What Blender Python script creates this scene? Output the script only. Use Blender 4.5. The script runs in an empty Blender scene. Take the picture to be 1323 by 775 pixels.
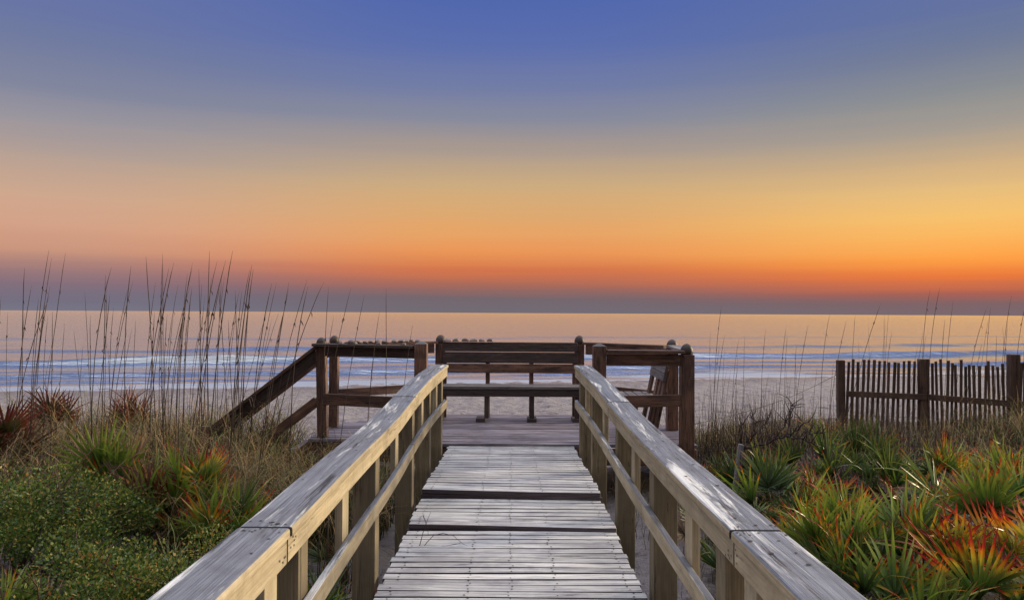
import bpy, bmesh, math, random
from math import sin, cos, pi, radians, sqrt, exp
from mathutils import Vector, Matrix, noise as mnoise

random.seed(11)
S = bpy.context.scene
COL = S.collection
ZC = 1.63                     # eye height above the near walkway planks (z = 0)
F = 1000.0                    # focal length in photograph pixels (1323 wide)


def rnd(a=0.0, b=1.0):
    return random.uniform(a, b)


def at(px, py, d):
    """photograph pixel + distance ahead -> point in the place"""
    hor = 404.3 + (px - 660) * 0.0053
    return Vector(((px - 660) / F * d, d, ZC - (py - hor) / F * d))


def lin(c, k=1.0):
    r = []
    for v in c[:3]:
        v = v / 255.0
        r.append((v / 12.92 if v <= 0.04045 else ((v + 0.055) / 1.055) ** 2.4) * k)
    return (r[0], r[1], r[2], 1.0)


def sm(a, b, x):
    t = max(0.0, min(1.0, (x - a) / (b - a)))
    return t * t * (3 - 2 * t)


# ------------------------------------------------------------------ nodes
class NT:
    def __init__(self, name):
        self.m = bpy.data.materials.new(name)
        self.m.use_nodes = True
        self.t = self.m.node_tree
        self.t.nodes.clear()
        self.out = self.t.nodes.new('ShaderNodeOutputMaterial')

    def n(self, typ, **kw):
        nd = self.t.nodes.new(typ)
        for k, v in kw.items():
            setattr(nd, k, v)
        return nd

    def put(self, sock, v):
        if hasattr(v, 'is_output'):
            self.t.links.new(v, sock)
        elif v is not None:
            if isinstance(v, (int, float)) and sock.type in ('RGBA', 'VECTOR'):
                v = (v, v, v, 1)[:4 if sock.type == 'RGBA' else 3]
            elif sock.type == 'RGBA' and len(v) == 3:
                v = (*v, 1)
            sock.default_value = v

    def math(self, op, a, b=None, clamp=False):
        nd = self.n('ShaderNodeMath', operation=op, use_clamp=clamp)
        self.put(nd.inputs[0], a)
        if b is not None:
            self.put(nd.inputs[1], b)
        return nd.outputs[0]

    def mix(self, f, a, b, mode='MIX'):
        nd = self.n('ShaderNodeMix', data_type='RGBA', blend_type=mode)
        self.put(nd.inputs[0], f)
        self.put(nd.inputs[6], a)
        self.put(nd.inputs[7], b)
        return nd.outputs[2]

    def noise(self, vec, scale=5, detail=4, rough=0.55, dist=0.0):
        nd = self.n('ShaderNodeTexNoise')
        self.put(nd.inputs['Vector'], vec)
        nd.inputs['Scale'].default_value = scale
        nd.inputs['Detail'].default_value = detail
        nd.inputs['Roughness'].default_value = rough
        nd.inputs['Distortion'].default_value = dist
        return nd.outputs['Fac']

    def ramp(self, f, pts, interp='LINEAR'):
        nd = self.n('ShaderNodeValToRGB')
        cr = nd.color_ramp
        cr.interpolation = interp
        while len(cr.elements) < len(pts):
            cr.elements.new(0.5)
        for e, (p, c) in zip(cr.elements, pts):
            e.position = p
            e.color = (c, c, c, 1) if isinstance(c, (int, float)) else ((*c, 1) if len(c) == 3 else c)
        self.put(nd.inputs[0], f)
        return nd.outputs[0]

    def vmul(self, vec, s, off=None):
        nd = self.n('ShaderNodeMapping')
        self.put(nd.inputs['Vector'], vec)
        nd.inputs['Scale'].default_value = s
        if off:
            nd.inputs['Location'].default_value = off
        return nd.outputs[0]

    def sep(self, vec):
        nd = self.n('ShaderNodeSeparateXYZ')
        self.put(nd.inputs[0], vec)
        return nd.outputs

    def comb(self, x, y, z):
        nd = self.n('ShaderNodeCombineXYZ')
        for i, v in enumerate((x, y, z)):
            self.put(nd.inputs[i], v)
        return nd.outputs[0]

    def uv(self):
        return self.n('ShaderNodeUVMap').outputs[0]

    def pos(self):
        return self.n('ShaderNodeNewGeometry').outputs['Position']

    def bump(self, h, strength=0.3, dist=0.01, normal=None):
        nd = self.n('ShaderNodeBump')
        nd.inputs['Strength'].default_value = strength
        nd.inputs['Distance'].default_value = dist
        self.put(nd.inputs['Height'], h)
        if normal is not None:
            self.put(nd.inputs['Normal'], normal)
        return nd.outputs[0]

    def bsdf(self, color, rough=0.6, normal=None, spec=0.5, **kw):
        nd = self.n('ShaderNodeBsdfPrincipled')
        self.put(nd.inputs['Base Color'], color)
        self.put(nd.inputs['Roughness'], rough)
        nd.inputs['Specular IOR Level'].default_value = spec
        for k, v in kw.items():
            self.put(nd.inputs[k], v)
        if normal is not None:
            self.put(nd.inputs['Normal'], normal)
        self.t.links.new(nd.outputs[0], self.out.inputs[0])
        return nd


def wood(name, dark, mid, light, crack=0.6, blotch=None, blotch_amt=0.0, rough=0.6, bump=0.35,
         white=None, white_amt=0.0, spec=0.4, su=1.6, sv=34.0, tone=0.35, stain=None, stain_amt=0.0, knots=0.7, cw=1.0):
    """weathered board: UV.x runs along the grain in metres, UV.y across it"""
    N = NT(name)
    uv = N.uv()
    grain = N.noise(N.vmul(uv, (su, sv, 1)), 1.0, 6, 0.65, 0.3)
    fine = N.noise(N.vmul(uv, (su * 3, sv * 5, 1)), 1.0, 4, 0.7)
    col = N.ramp(grain, [(0.28, dark), (0.5, mid), (0.72, light)])
    col = N.mix(0.45, col, N.ramp(fine, [(0.36, dark), (0.60, light)]))
    # board to board variation (UV.y is offset by a big random step per board)
    at_ = N.n('ShaderNodeAttribute', attribute_name='board')
    col = N.mix(1.0, col, N.ramp(at_.outputs['Fac'], [(0, 1 - tone), (1, 1 + tone * 0.25)]), 'MULTIPLY')
    big = N.noise(N.vmul(uv, (1.3, 5, 1)), 1.0, 5, 0.65, 0.8)
    if blotch:
        col = N.mix(N.math('MULTIPLY', N.ramp(big, [(0.48, 0), (0.66, 1)]), blotch_amt), col, blotch)
    if stain:
        sp = N.noise(N.pos(), 2.6, 6, 0.68, 0.6)
        sf = N.math('MULTIPLY', N.ramp(sp, [(0.46, 0), (0.62, 1)]), N.ramp(grain, [(0.3, 1), (0.75, 0.45)]))
        col = N.mix(N.math('MULTIPLY', sf, stain_amt), col, stain)
    w = None
    if white:
        pn = N.noise(N.vmul(uv, (0.8, 10, 1), (3, 7, 2)), 1.0, 8, 0.68, 0.5)
        w = N.math('MULTIPLY', N.ramp(pn, [(0.54, 0), (0.63, 1)]), white_amt)
        w = N.math('MULTIPLY', w, N.ramp(fine, [(0.32, 0.25), (0.5, 1)]))
        col = N.mix(w, col, white)
    if knots:
        vo = N.n('ShaderNodeTexVoronoi')
        N.put(vo.inputs['Vector'], N.vmul(uv, (2.2, 7.5, 1)))
        vo.inputs['Scale'].default_value = 1.0
        kd = N.math('ADD', vo.outputs['Distance'], N.math('MULTIPLY', N.math('SUBTRACT', fine, 0.5), 0.08))
        cr_ = N.sep(vo.outputs['Color'])[0]
        km = N.math('MULTIPLY', N.ramp(kd, [(0.0, 1), (0.06, 0.9), (0.10, 0.25), (0.16, 0)]), N.ramp(cr_, [(0.55, 0), (0.6, 1)]))
        col = N.mix(N.math('MULTIPLY', km, knots), col, (dark[0] * 0.45, dark[1] * 0.4, dark[2] * 0.38))
    ck = N.noise(N.vmul(uv, (0.9, 26, 1), (11, 3, 0)), 1.0, 5, 0.7, 1.2)
    # thin drying checks
    ln = N.math('ABSOLUTE', N.math('SUBTRACT', ck, 0.60))
    ckm = N.math('MULTIPLY', N.ramp(ln, [(0.0, 1), (0.010 * cw, 0.9), (0.028 * cw, 0)]), crack)
    gate = N.ramp(N.noise(N.vmul(uv, (1.6, 9, 1), (5, 5, 5)), 1.0, 3), [(0.48, 0), (0.58, 1)])
    ckm = N.math('MULTIPLY', ckm, gate)
    col = N.mix(ckm, col, (dark[0] * 0.25, dark[1] * 0.25, dark[2] * 0.25))
    h = N.math('SUBTRACT', N.math('ADD', N.math('MULTIPLY', grain, 0.6), N.math('MULTIPLY', fine, 0.5)),
               N.math('MULTIPLY', ckm, 1.5))
    r = N.ramp(big, [(0.3, rough - 0.1), (0.7, min(1, rough + 0.14))])
    N.bsdf(col, r, N.bump(h, bump, 0.006), spec)
    return N.m


# ------------------------------------------------------------------ mesh helpers
def new_bm():
    bm = bmesh.new()
    bm.loops.layers.uv.new('UVMap')
    bm.faces.layers.float.new('board')
    return bm


def finish(name, bm, mats, parent=None, bevel=0.0, smooth=False, seg=2):
    me = bpy.data.meshes.new(name)
    bmesh.ops.recalc_face_normals(bm, faces=bm.faces[:])
    bm.to_mesh(me)
    bm.free()
    for m in (mats if isinstance(mats, (list, tuple)) else [mats]):
        me.materials.append(m)
    if smooth:
        for p in me.polygons:
            p.use_smooth = True
    o = bpy.data.objects.new(name, me)
    COL.objects.link(o)
    if parent:
        o.parent = parent
    if bevel > 0:
        b = o.modifiers.new('bevel', 'BEVEL')
        b.width = bevel
        b.segments = seg
        b.limit_method = 'ANGLE'
        b.angle_limit = radians(40)
    return o


def thing(name, label, cat, loc=(0, 0, 0), group=None):
    o = bpy.data.objects.new(name, None)
    o.empty_display_size = 0.1
    COL.objects.link(o)
    o.location = loc
    o['label'] = label
    o['category'] = cat
    if group:
        o['group'] = group
    return o


def tag(o, label, cat, group=None):
    o['label'] = label
    o['category'] = cat
    if group:
        o['group'] = group
    return o


def sweep(bm, pts, w, t, side=None, mat=0, caps=True, wmid=None):
    """rectangular board following pts (centre line); w across 'side', t along the other axis"""
    uvl = bm.loops.layers.uv.active
    bl = bm.faces.layers.float['board']
    b = rnd()
    uo, vo = rnd(0, 50), random.randint(0, 60) * 0.731
    pts = [Vector(p) for p in pts]
    rings = []
    L = 0
    for i, p in enumerate(pts):
        d = (pts[min(i + 1, len(pts) - 1)] - pts[max(i - 1, 0)]).normalized()
        if i:
            L += (p - pts[i - 1]).length
        s = Vector(side) if side is not None else d.cross(Vector((0, 0, 1)))
        s = (s - d * s.dot(d)).normalized()
        u = s.cross(d).normalized()
        a, c = s * (w / 2), u * (t / 2)
        rings.append((L, [bm.verts.new(p - a - c), bm.verts.new(p + a - c), bm.verts.new(p + a + c), bm.verts.new(p - a + c)]))
    per = [0, w, w + t, 2 * w + t, 2 * w + 2 * t]
    fs = []
    for (l0, r0), (l1, r1) in zip(rings, rings[1:]):
        for k in range(4):
            j = (k + 1) % 4
            f = bm.faces.new((r0[k], r0[j], r1[j], r1[k]))
            for lp, (uu, vv) in zip(f.loops, ((l0, per[k]), (l0, per[k + 1]), (l1, per[k + 1]), (l1, per[k]))):
                lp[uvl].uv = (uu + uo, vv + vo)
            fs.append(f)
    if caps:
        for (l, r), rev in ((rings[0], True), (rings[-1], False)):
            f = bm.faces.new(r[::-1] if rev else r)
            for lp in f.loops:
                i = r.index(lp.vert)
                lp[uvl].uv = (l + uo + (0, 1, 1, 0)[i] * 0.02, vo + (0, 0, 1, 1)[i] * t)
            fs.append(f)
    for f in fs:
        f[bl] = b
        f.material_index = mat


def board(bm, a, b, w, t, side=None, mat=0, n=1):
    a, b = Vector(a), Vector(b)
    sweep(bm, [a.lerp(b, i / n) for i in range(n + 1)], w, t, side, mat)


def tube(bm, pts, radii, k=5, mat=0, board_v=None):
    uvl = bm.loops.layers.uv.active
    bl = bm.faces.layers.float['board']
    bv = rnd() if board_v is None else board_v
    rings = []
    ref = Vector((0.3, 0.9, 0.1))
    pts = [Vector(p) for p in pts]
    L = 0
    for i, p in enumerate(pts):
        d = (pts[min(i + 1, len(pts) - 1)] - pts[max(i - 1, 0)])
        d = d.normalized() if d.length > 1e-9 else Vector((0, 0, 1))
        if i:
            L += (p - pts[i - 1]).length
        s = d.cross(ref)
        if s.length < 1e-4:
            s = d.cross(Vector((1, 0, 0)))
        s.normalize()
        u = s.cross(d)
        r = radii[i] if isinstance(radii, (list, tuple)) else radii
        rings.append((L, [bm.verts.new(p + (s * cos(2 * pi * q / k) + u * sin(2 * pi * q / k)) * r) for q in range(k)]))
    for (l0, r0), (l1, r1) in zip(rings, rings[1:]):
        for q in range(k):
            f = bm.faces.new((r0[q], r0[(q + 1) % k], r1[(q + 1) % k], r1[q]))
            f[bl] = bv
            f.material_index = mat
            f.smooth = True
            for lp, uvv in zip(f.loops, ((l0, q / k), (l0, (q + 1) / k), (l1, (q + 1) / k), (l1, q / k))):
                lp[uvl].uv = uvv
    for r in (rings[0][1][::-1], rings[-1][1]):
        f = bm.faces.new(r)
        f[bl] = bv
        f.material_index = mat


def lathe(bm, prof, c, k=14, mat=0):
    uvl = bm.loops.layers.uv.active
    bl = bm.faces.layers.float['board']
    b = rnd()
    rings = [[bm.verts.new((c[0] + r * cos(2 * pi * q / k), c[1] + r * sin(2 * pi * q / k), c[2] + z)) for q in range(k)] for r, z in prof]
    for i, (r0, r1) in enumerate(zip(rings, rings[1:])):
        for q in range(k):
            f = bm.faces.new((r0[q], r0[(q + 1) % k], r1[(q + 1) % k], r1[q]))
            f.smooth = True
            f[bl] = b
            f.material_index = mat
            for lp, uvv in zip(f.loops, ((q / k * .4, prof[i][1]), ((q + 1) / k * .4, prof[i][1]), ((q + 1) / k * .4, prof[i + 1][1]), (q / k * .4, prof[i + 1][1]))):
                lp[uvl].uv = uvv
    for r in (rings[0][::-1], rings[-1]):
        f = bm.faces.new(r)
        f[bl] = b
        f.material_index = mat


def interp(tab, d):
    if d <= tab[0][0]:
        return tab[0][1:]
    for a, b in zip(tab, tab[1:]):
        if d <= b[0]:
            t = (d - a[0]) / (b[0] - a[0])
            return tuple(p + (q - p) * t for p, q in zip(a[1:], b[1:]))
    return tab[-1][1:]


# ------------------------------------------------------------------ camera
cam = bpy.data.cameras.new('camera')
cam.sensor_width = 36
cam.lens = 36 * F / 1323
cam.clip_start = 0.05
cam.clip_end = 60000
camo = bpy.data.objects.new('camera', cam)
COL.objects.link(camo)
camo.matrix_world = Matrix.Translation((0, 0, ZC)) @ Matrix.Rotation(radians(90 + 0.962), 4, 'X') @ Matrix.Rotation(radians(0.303), 4, 'Z')
S.camera = camo

# ------------------------------------------------------------------ sky: dusk gradient by compass direction and elevation
W = bpy.data.worlds.new('World')
S.world = W
W.use_nodes = True
SKY_L = [(400, (119, 118, 134)), (385, (116, 111, 128)), (365, (131, 111, 124)), (345, (163, 125, 122)), (320, (202, 150, 126)),
         (290, (212, 162, 136)), (250, (207, 168, 142)), (200, (184, 161, 148)), (150, (153, 149, 158)), (100, (129, 134, 158)),
         (50, (114, 124, 160)), (0, (104, 117, 165))]
SKY_M = [(401, (114, 108, 117)), (385, (117, 103, 109)), (369, (165, 106, 92)), (350, (212, 118, 76)), (327, (235, 150, 88)),
         (300, (231, 165, 103)), (266, (217, 171, 118)), (239, (205, 172, 128)), (211, (185, 162, 138)), (183, (160, 149, 147)),
         (155, (138, 140, 156)), (111, (114, 125, 166)), (55, (92, 111, 173)), (0, (81, 104, 173))]
SKY_R = [(404, (122, 104, 110)), (392, (128, 100, 102)), (378, (172, 98, 84)), (355, (238, 124, 60)), (333, (255, 162, 72)),
         (305, (252, 183, 95)), (277, (247, 194, 111)), (239, (231, 190, 126)), (211, (212, 178, 132)), (183, (187, 166, 140)),
         (155, (165, 156, 146)), (111, (140, 143, 146)), (55, (115, 125, 151)), (0, (100, 115, 160))]
SKY_UP = [(26, (88, 108, 172)), (32, (110, 128, 180)), (42, (168, 176, 205)), (58, (228, 228, 236)), (90, (240, 240, 244))]
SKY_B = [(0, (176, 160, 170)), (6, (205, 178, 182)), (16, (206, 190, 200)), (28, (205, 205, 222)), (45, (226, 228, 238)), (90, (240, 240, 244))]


class WN(NT):
    def __init__(self, tree):
        self.t = tree
        tree.nodes.clear()


N = WN(W.node_tree)
v = N.n('ShaderNodeTexCoord').outputs['Generated']
nv = N.n('ShaderNodeVectorMath', operation='NORMALIZE')
N.put(nv.inputs[0], v)
x, y, z = N.sep(nv.outputs[0])
az = N.math('ARCTAN2', x, y)                                   # radians, 0 = out to sea
el = N.math('DIVIDE', N.math('ARCSINE', z), pi / 2)            # 0 horizon .. 1 zenith
streak = N.noise(N.comb(N.math('MULTIPLY', az, 1.2), N.math('MULTIPLY', el, 60.0), 0.0), 1.0, 4, 0.55)
el2 = N.math('ADD', el, N.math('MULTIPLY', N.math('SUBTRACT', streak, 0.5), 0.013))


def skyramp(tab, cosaz, hor):
    pts = [(math.atan((hor - y_) / F * cosaz) / (pi / 2), lin(c)) for y_, c in tab]
    pts[0] = (0.0, pts[0][1])
    pts += [(e / 90.0, lin(c)) for e, c in SKY_UP]
    return N.ramp(el2, pts)


cL, cM, cR = skyramp(SKY_L, 0.843, 401), skyramp(SKY_M, 1.0, 404.3), skyramp(SKY_R, 0.843, 407.5)
fL = N.ramp(N.math('ADD', N.math('DIVIDE', az, 1.2), 0.5), [(0.0, 1), (0.5 - 0.56 / 1.2, 1), (0.5 - 0.05, 0)], 'EASE')
fR = N.ramp(N.math('ADD', N.math('DIVIDE', az, 1.2), 0.5), [(0.5 + 0.05, 0), (0.5 + 0.56 / 1.2, 1), (1.0, 1)], 'EASE')
front = N.mix(fR, N.mix(fL, cM, cL), cR)
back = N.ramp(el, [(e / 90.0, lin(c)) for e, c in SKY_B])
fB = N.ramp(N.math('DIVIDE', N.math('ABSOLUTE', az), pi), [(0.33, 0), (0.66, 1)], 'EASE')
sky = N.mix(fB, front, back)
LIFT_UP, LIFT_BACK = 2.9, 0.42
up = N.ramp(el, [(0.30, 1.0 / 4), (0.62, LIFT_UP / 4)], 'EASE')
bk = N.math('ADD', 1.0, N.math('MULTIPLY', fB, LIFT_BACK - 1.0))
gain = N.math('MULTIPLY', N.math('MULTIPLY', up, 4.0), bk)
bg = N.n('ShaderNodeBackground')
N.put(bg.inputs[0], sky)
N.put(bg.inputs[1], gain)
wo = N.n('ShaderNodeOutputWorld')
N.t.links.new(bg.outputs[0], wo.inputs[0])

# the sun's glow, low over the water beyond the fence
sl = bpy.data.lights.new('sun', 'SUN')
sl.energy = 4.6
sl.angle = radians(8)
sl.color = (1.0, 0.80, 0.52)
so = bpy.data.objects.new('sun', sl)
COL.objects.link(so)
saz, sel = radians(62), radians(11.5)
sd = Vector((sin(saz) * cos(sel), cos(saz) * cos(sel), sin(sel)))
so.rotation_euler = sd.to_track_quat('Z', 'Y').to_euler()

S.view_settings.view_transform = 'Standard'
S.view_settings.look = 'None'
S.view_settings.exposure = 0.0
S.view_settings.gamma = 1.0
S.view_settings.use_curve_mapping = False
S.cycles.use_denoising = True
S.cycles.max_bounces = 6

# ------------------------------------------------------------------ wood materials
M_CAP = wood('weathered_cap_wood', (0.038, 0.042, 0.05), (0.15, 0.16, 0.185), (0.34, 0.35, 0.38), crack=1.0, cw=1.9,
             white=(0.88, 0.86, 0.79), white_amt=0.9, rough=0.5, bump=0.6, spec=0.5, su=1.0, sv=42, tone=0.15,
             stain=(0.10, 0.095, 0.095), stain_amt=0.55)
M_CREAM = wood('cream_painted_wood', (0.27, 0.21, 0.115), (0.46, 0.38, 0.235), (0.58, 0.50, 0.34), crack=0.8,
               blotch=(0.28, 0.23, 0.15), blotch_amt=0.7, rough=0.6, bump=0.4, su=1.0, sv=26, tone=0.2,
               stain=(0.17, 0.135, 0.085), stain_amt=0.6)
M_POST = wood('tan_post_wood', (0.09, 0.068, 0.036), (0.20, 0.155, 0.085), (0.32, 0.255, 0.15), crack=0.9,
              blotch=(0.15, 0.125, 0.08), blotch_amt=0.7, rough=0.65, bump=0.45, su=1.3, sv=26, tone=0.2,
              stain=(0.10, 0.085, 0.055), stain_amt=0.6)
M_DECK = wood('bleached_deck_plank', (0.14, 0.135, 0.15), (0.64, 0.63, 0.61), (0.86, 0.84, 0.79), crack=1.0,
              blotch=(0.12, 0.11, 0.13), blotch_amt=0.55, white=(0.86, 0.84, 0.78), white_amt=0.8, rough=0.42, bump=0.5, spec=0.5, su=1.5, sv=38, tone=0.2,
              stain=(0.17, 0.165, 0.195), stain_amt=0.5)
M_RISER = wood('dark_riser_wood', (0.02, 0.012, 0.016), (0.06, 0.042, 0.05), (0.14, 0.11, 0.12), crack=0.5, rough=0.5, su=1.5, sv=24)  # dark base colour for risers, stringers and plank edges
M_PLAT = wood('purple_grey_plank', (0.055, 0.044, 0.056), (0.175, 0.15, 0.18), (0.37, 0.335, 0.375), crack=0.9,
              blotch=(0.07, 0.055, 0.065), blotch_amt=0.8, rough=0.5, bump=0.6, su=1.2, sv=20, tone=0.45, stain=(0.075, 0.055, 0.06), stain_amt=0.7)
M_BROWN = wood('brown_stained_wood', (0.028, 0.014, 0.010), (0.155, 0.074, 0.048), (0.38, 0.21, 0.14), crack=0.9,
               blotch=(0.028, 0.017, 0.015), blotch_amt=0.75, rough=0.6, bump=0.7, su=2.0, sv=17, tone=0.45, stain=(0.035, 0.022, 0.020), stain_amt=0.6, knots=0.9)
M_DARK = wood('dark_bench_wood', (0.010, 0.007, 0.006), (0.045, 0.030, 0.027), (0.15, 0.105, 0.09), crack=0.9, rough=0.6, bump=0.7, su=2.4, sv=22, tone=0.4)
M_GREYB = wood('grey_bench_wood', (0.06, 0.05, 0.05), (0.17, 0.15, 0.15), (0.34, 0.31, 0.30), crack=0.9, rough=0.6, bump=0.5, su=1.5, sv=20, stain=(0.06, 0.05, 0.05), stain_amt=0.6)
M_FENCE = wood('dark_lath_wood', (0.024, 0.014, 0.010), (0.07, 0.04, 0.028), (0.16, 0.095, 0.062), crack=0.4, rough=0.75, su=2, sv=50, tone=0.5)
M_FPOST = wood('fence_post_wood', (0.035, 0.018, 0.012), (0.10, 0.056, 0.036), (0.19, 0.115, 0.075), crack=0.9, rough=0.75, bump=0.7, su=2, sv=20, stain=(0.03, 0.02, 0.017), stain_amt=0.6)

Nn = NT('rusty_nail')
Nn.bsdf((0.02, 0.014, 0.012), 0.7)
M_NAIL = Nn.m

# ------------------------------------------------------------------ boardwalk
walk = thing('boardwalk', 'bleached plank walkway between two handrails with two low steps', 'boardwalk', (0, 0.4, 0))


def nail(bm, x, y, z, r=0.006):
    n0 = len(bm.verts)
    vs = [bm.verts.new((x + r * cos(2 * pi * q / 6), y + r * sin(2 * pi * q / 6), z)) for q in range(6)]
    f = bm.faces.new(vs)
    f.material_index = 1


def half_w(d):
    return 0.775 - 0.055 * sm(6.0, 9.0, d)


def deck_run(d0, d1, z, pitch=0.1045, w=0.092, skew=0.0):
    bm = new_bm()
    n = int(round((d1 - d0) / pitch))
    p = (d1 - d0) / n
    for i in range(n):
        d = d0 + (i + 0.5) * p
        hw = half_w(d)
        zz = z + rnd(-0.004, 0.0)
        l, r = -hw + rnd(-0.018, 0.004), hw + rnd(-0.004, 0.018)
        sk = skew * (1 - i / n)
        tw = rnd(-0.004, 0.004)
        m = 6
        pts = []
        for q in range(m + 1):
            xx = l + (r - l) * q / m
            pts.append((xx, d - sk * xx + tw * xx, zz - 0.019 + 0.0025 * sin(xx * 3 + d * 9)))
        sweep(bm, pts, p - 0.013 + rnd(-0.006, 0.003), 0.038, side=(0, -1, 0))
        for fx in (-0.9, -0.33, 0.0, 0.35, 0.91):
            for s in (-1, 1):
                if rnd() < 0.85:
                    x = fx * hw + rnd(-.015, .015)
                    nail(bm, x, d + s * 0.026 - sk * x + rnd(-.006, .006), zz + 0.0035 + 0.0025 * sin(x * 3 + d * 9), rnd(0.005, 0.0085))
    return bm


D1, D2, D3 = 5.83, 6.69, 9.0
Z1, Z2, Z3 = 0.030, 0.095, 0.125
DECKS = []
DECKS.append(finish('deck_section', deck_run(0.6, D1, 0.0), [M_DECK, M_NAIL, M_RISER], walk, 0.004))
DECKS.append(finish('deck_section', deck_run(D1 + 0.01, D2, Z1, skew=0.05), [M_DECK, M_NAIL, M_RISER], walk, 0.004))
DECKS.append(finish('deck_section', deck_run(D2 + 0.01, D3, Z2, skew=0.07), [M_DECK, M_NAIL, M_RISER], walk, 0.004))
for o in DECKS:                                            # plank edges darkened so the gaps between planks read dark
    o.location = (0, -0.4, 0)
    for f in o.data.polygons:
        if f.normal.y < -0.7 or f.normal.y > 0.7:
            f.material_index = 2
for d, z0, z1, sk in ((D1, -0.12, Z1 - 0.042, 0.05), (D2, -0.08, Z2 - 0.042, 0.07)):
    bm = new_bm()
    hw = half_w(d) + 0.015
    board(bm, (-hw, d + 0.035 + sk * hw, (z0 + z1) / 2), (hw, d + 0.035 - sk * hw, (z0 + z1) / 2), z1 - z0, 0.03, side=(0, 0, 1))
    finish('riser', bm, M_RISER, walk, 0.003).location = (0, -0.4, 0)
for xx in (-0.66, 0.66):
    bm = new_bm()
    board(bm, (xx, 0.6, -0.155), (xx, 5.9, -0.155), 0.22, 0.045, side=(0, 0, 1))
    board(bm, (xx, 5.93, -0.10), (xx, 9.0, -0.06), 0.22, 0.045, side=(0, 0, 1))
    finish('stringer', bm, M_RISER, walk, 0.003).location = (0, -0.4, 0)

# ------------------------------------------------------------------ handrails
RAIL_L = [(0.3, .775, .872), (2.75, .775, .868), (3.9, .775, .892), (5.0, .775, .897), (5.7, .775, .915), (6.3, .775, .955), (7.3, .750, 1.015), (8.62, .700, 1.055)]
RAIL_R = [(0.3, .775, .868), (2.75, .775, .868), (4.5, .775, .872), (5.4, .775, .886), (6.1, .775, .905), (7.2, .745, .985), (8.62, .690, 1.055)]


def handrail(sign, tab, label, posts, balusters, joints):
    root = thing('wooden_handrail', label, 'handrail', (sign * 0.85, 0.4, -0.4))
    off = Vector((-sign * 0.85, -0.4, 0.4))

    def path(d0, d1, dx, dz, step=0.25):
        n = max(2, int((d1 - d0) / step))
        out = []
        for i in range(n + 1):
            d = d0 + (d1 - d0) * i / n
            # smooth the table so that the boards bow instead of kinking
            acc = [interp(tab, d + q) for q in (-0.35, -0.18, 0, 0.18, 0.35)] if d < 8.2 else [interp(tab, d)]
            h = sum(a[0] for a in acc) / len(acc)
            zz = sum(a[1] for a in acc) / len(acc)
            out.append((sign * (h + dx), d, zz + dz))
        return out

    cuts = [0.5] + joints + [8.62]
    for k, (a, b) in enumerate(zip(cuts, cuts[1:])):
        g = 0.006
        bm = new_bm()
        jig = rnd(-0.004, 0.004)
        pts = path(a + g, b - g, 0.095 + jig, -0.019 + jig * 0.5)
        sweep(bm, pts, 0.19, 0.038, side=(1, 0, 0))
        n0 = len(pts)
        for j in range(int((b - a) / 0.55) + 1):          # nail heads in the cap
            i = min(n0 - 2, max(0, int((j + 0.4) * 0.55 / (b - a) * n0)))
            p = Vector(pts[i])
            for s in (-1, 1):
                if rnd() < 0.75:
                    nail(bm, p.x + s * rnd(0.03, 0.07), p.y + rnd(-.15, .15), p.z + 0.0215, rnd(0.005, 0.010))
        for e, dirn in ((pts[0], 1), (pts[-1], -1)):       # rows of nails at each joint
            for q in range(6):
                nail(bm, e[0] + rnd(-0.085, 0.085), e[1] + dirn * rnd(0.015, 0.07), e[2] + 0.0215, rnd(0.004, 0.0075))
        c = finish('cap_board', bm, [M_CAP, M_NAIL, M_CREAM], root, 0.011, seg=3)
        c.location = off
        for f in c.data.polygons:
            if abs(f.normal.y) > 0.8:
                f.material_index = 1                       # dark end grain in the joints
        for f in c.data.polygons:
            if f.material_index == 0 and abs(f.normal.x) > 0.8:
                f.material_index = 2
        bm = new_bm()
        sweep(bm, path(a + g, b - g, 0.012 + 0.019, -0.038 - 0.046), 0.036, 0.089, side=(1, 0, 0))
        for q in range(9):                                 # rusty nails at the end of the side board
            s = rnd(-0.036, 0.036)
            e = path(a, b, 0.0105, -0.084)[0 if q < 5 else -1]
            dd = e[1] + (rnd(0.02, 0.1) if q < 5 else -rnd(0.02, 0.1))
            vs = [bm.verts.new((e[0], dd + 0.005 * cos(2 * pi * t / 6), e[2] + s + 0.005 * sin(2 * pi * t / 6))) for t in range(6)]
            bm.faces.new(vs).material_index = 1
        sbd = finish('side_board', bm, [M_CREAM, M_NAIL], root, 0.005)
        sbd.location = off
        for f in sbd.data.polygons:
            if abs(f.normal.y) > 0.8:
                f.material_index = 1
        bm = new_bm()
        sweep(bm, path(a + g, b - g, 0.012 + 0.019, -0.43), 0.037, 0.089, side=(1, 0, 0))
        m = finish('mid_rail', bm, [M_CREAM, M_CAP], root, 0.006)
        m.location = off
        for f in m.data.polygons:
            if f.normal.z > 0.8:
                f.material_index = 1
    for d in posts:
        h, zz = interp(tab, d)
        bm = new_bm()
        cx = sign * (h + 0.052 + 0.07)
        board(bm, (cx, d + 0.07, -0.75), (cx + rnd(-.004, .004), d + 0.07, zz - 0.041), 0.14, 0.14, side=(1, 0, 0))
        finish('post', bm, M_POST, root, 0.006).location = off
    for d in balusters:
        h, zz = interp(tab, d)
        bm = new_bm()
        cx = sign * (h + 0.052 + 0.019)
        board(bm, (cx, d + 0.07, zz - 0.50), (cx, d + 0.07, zz - 0.041), 0.038, 0.14, side=(1, 0, 0))
        finish('baluster', bm, M_CREAM, root, 0.004).location = off
    return root


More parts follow.
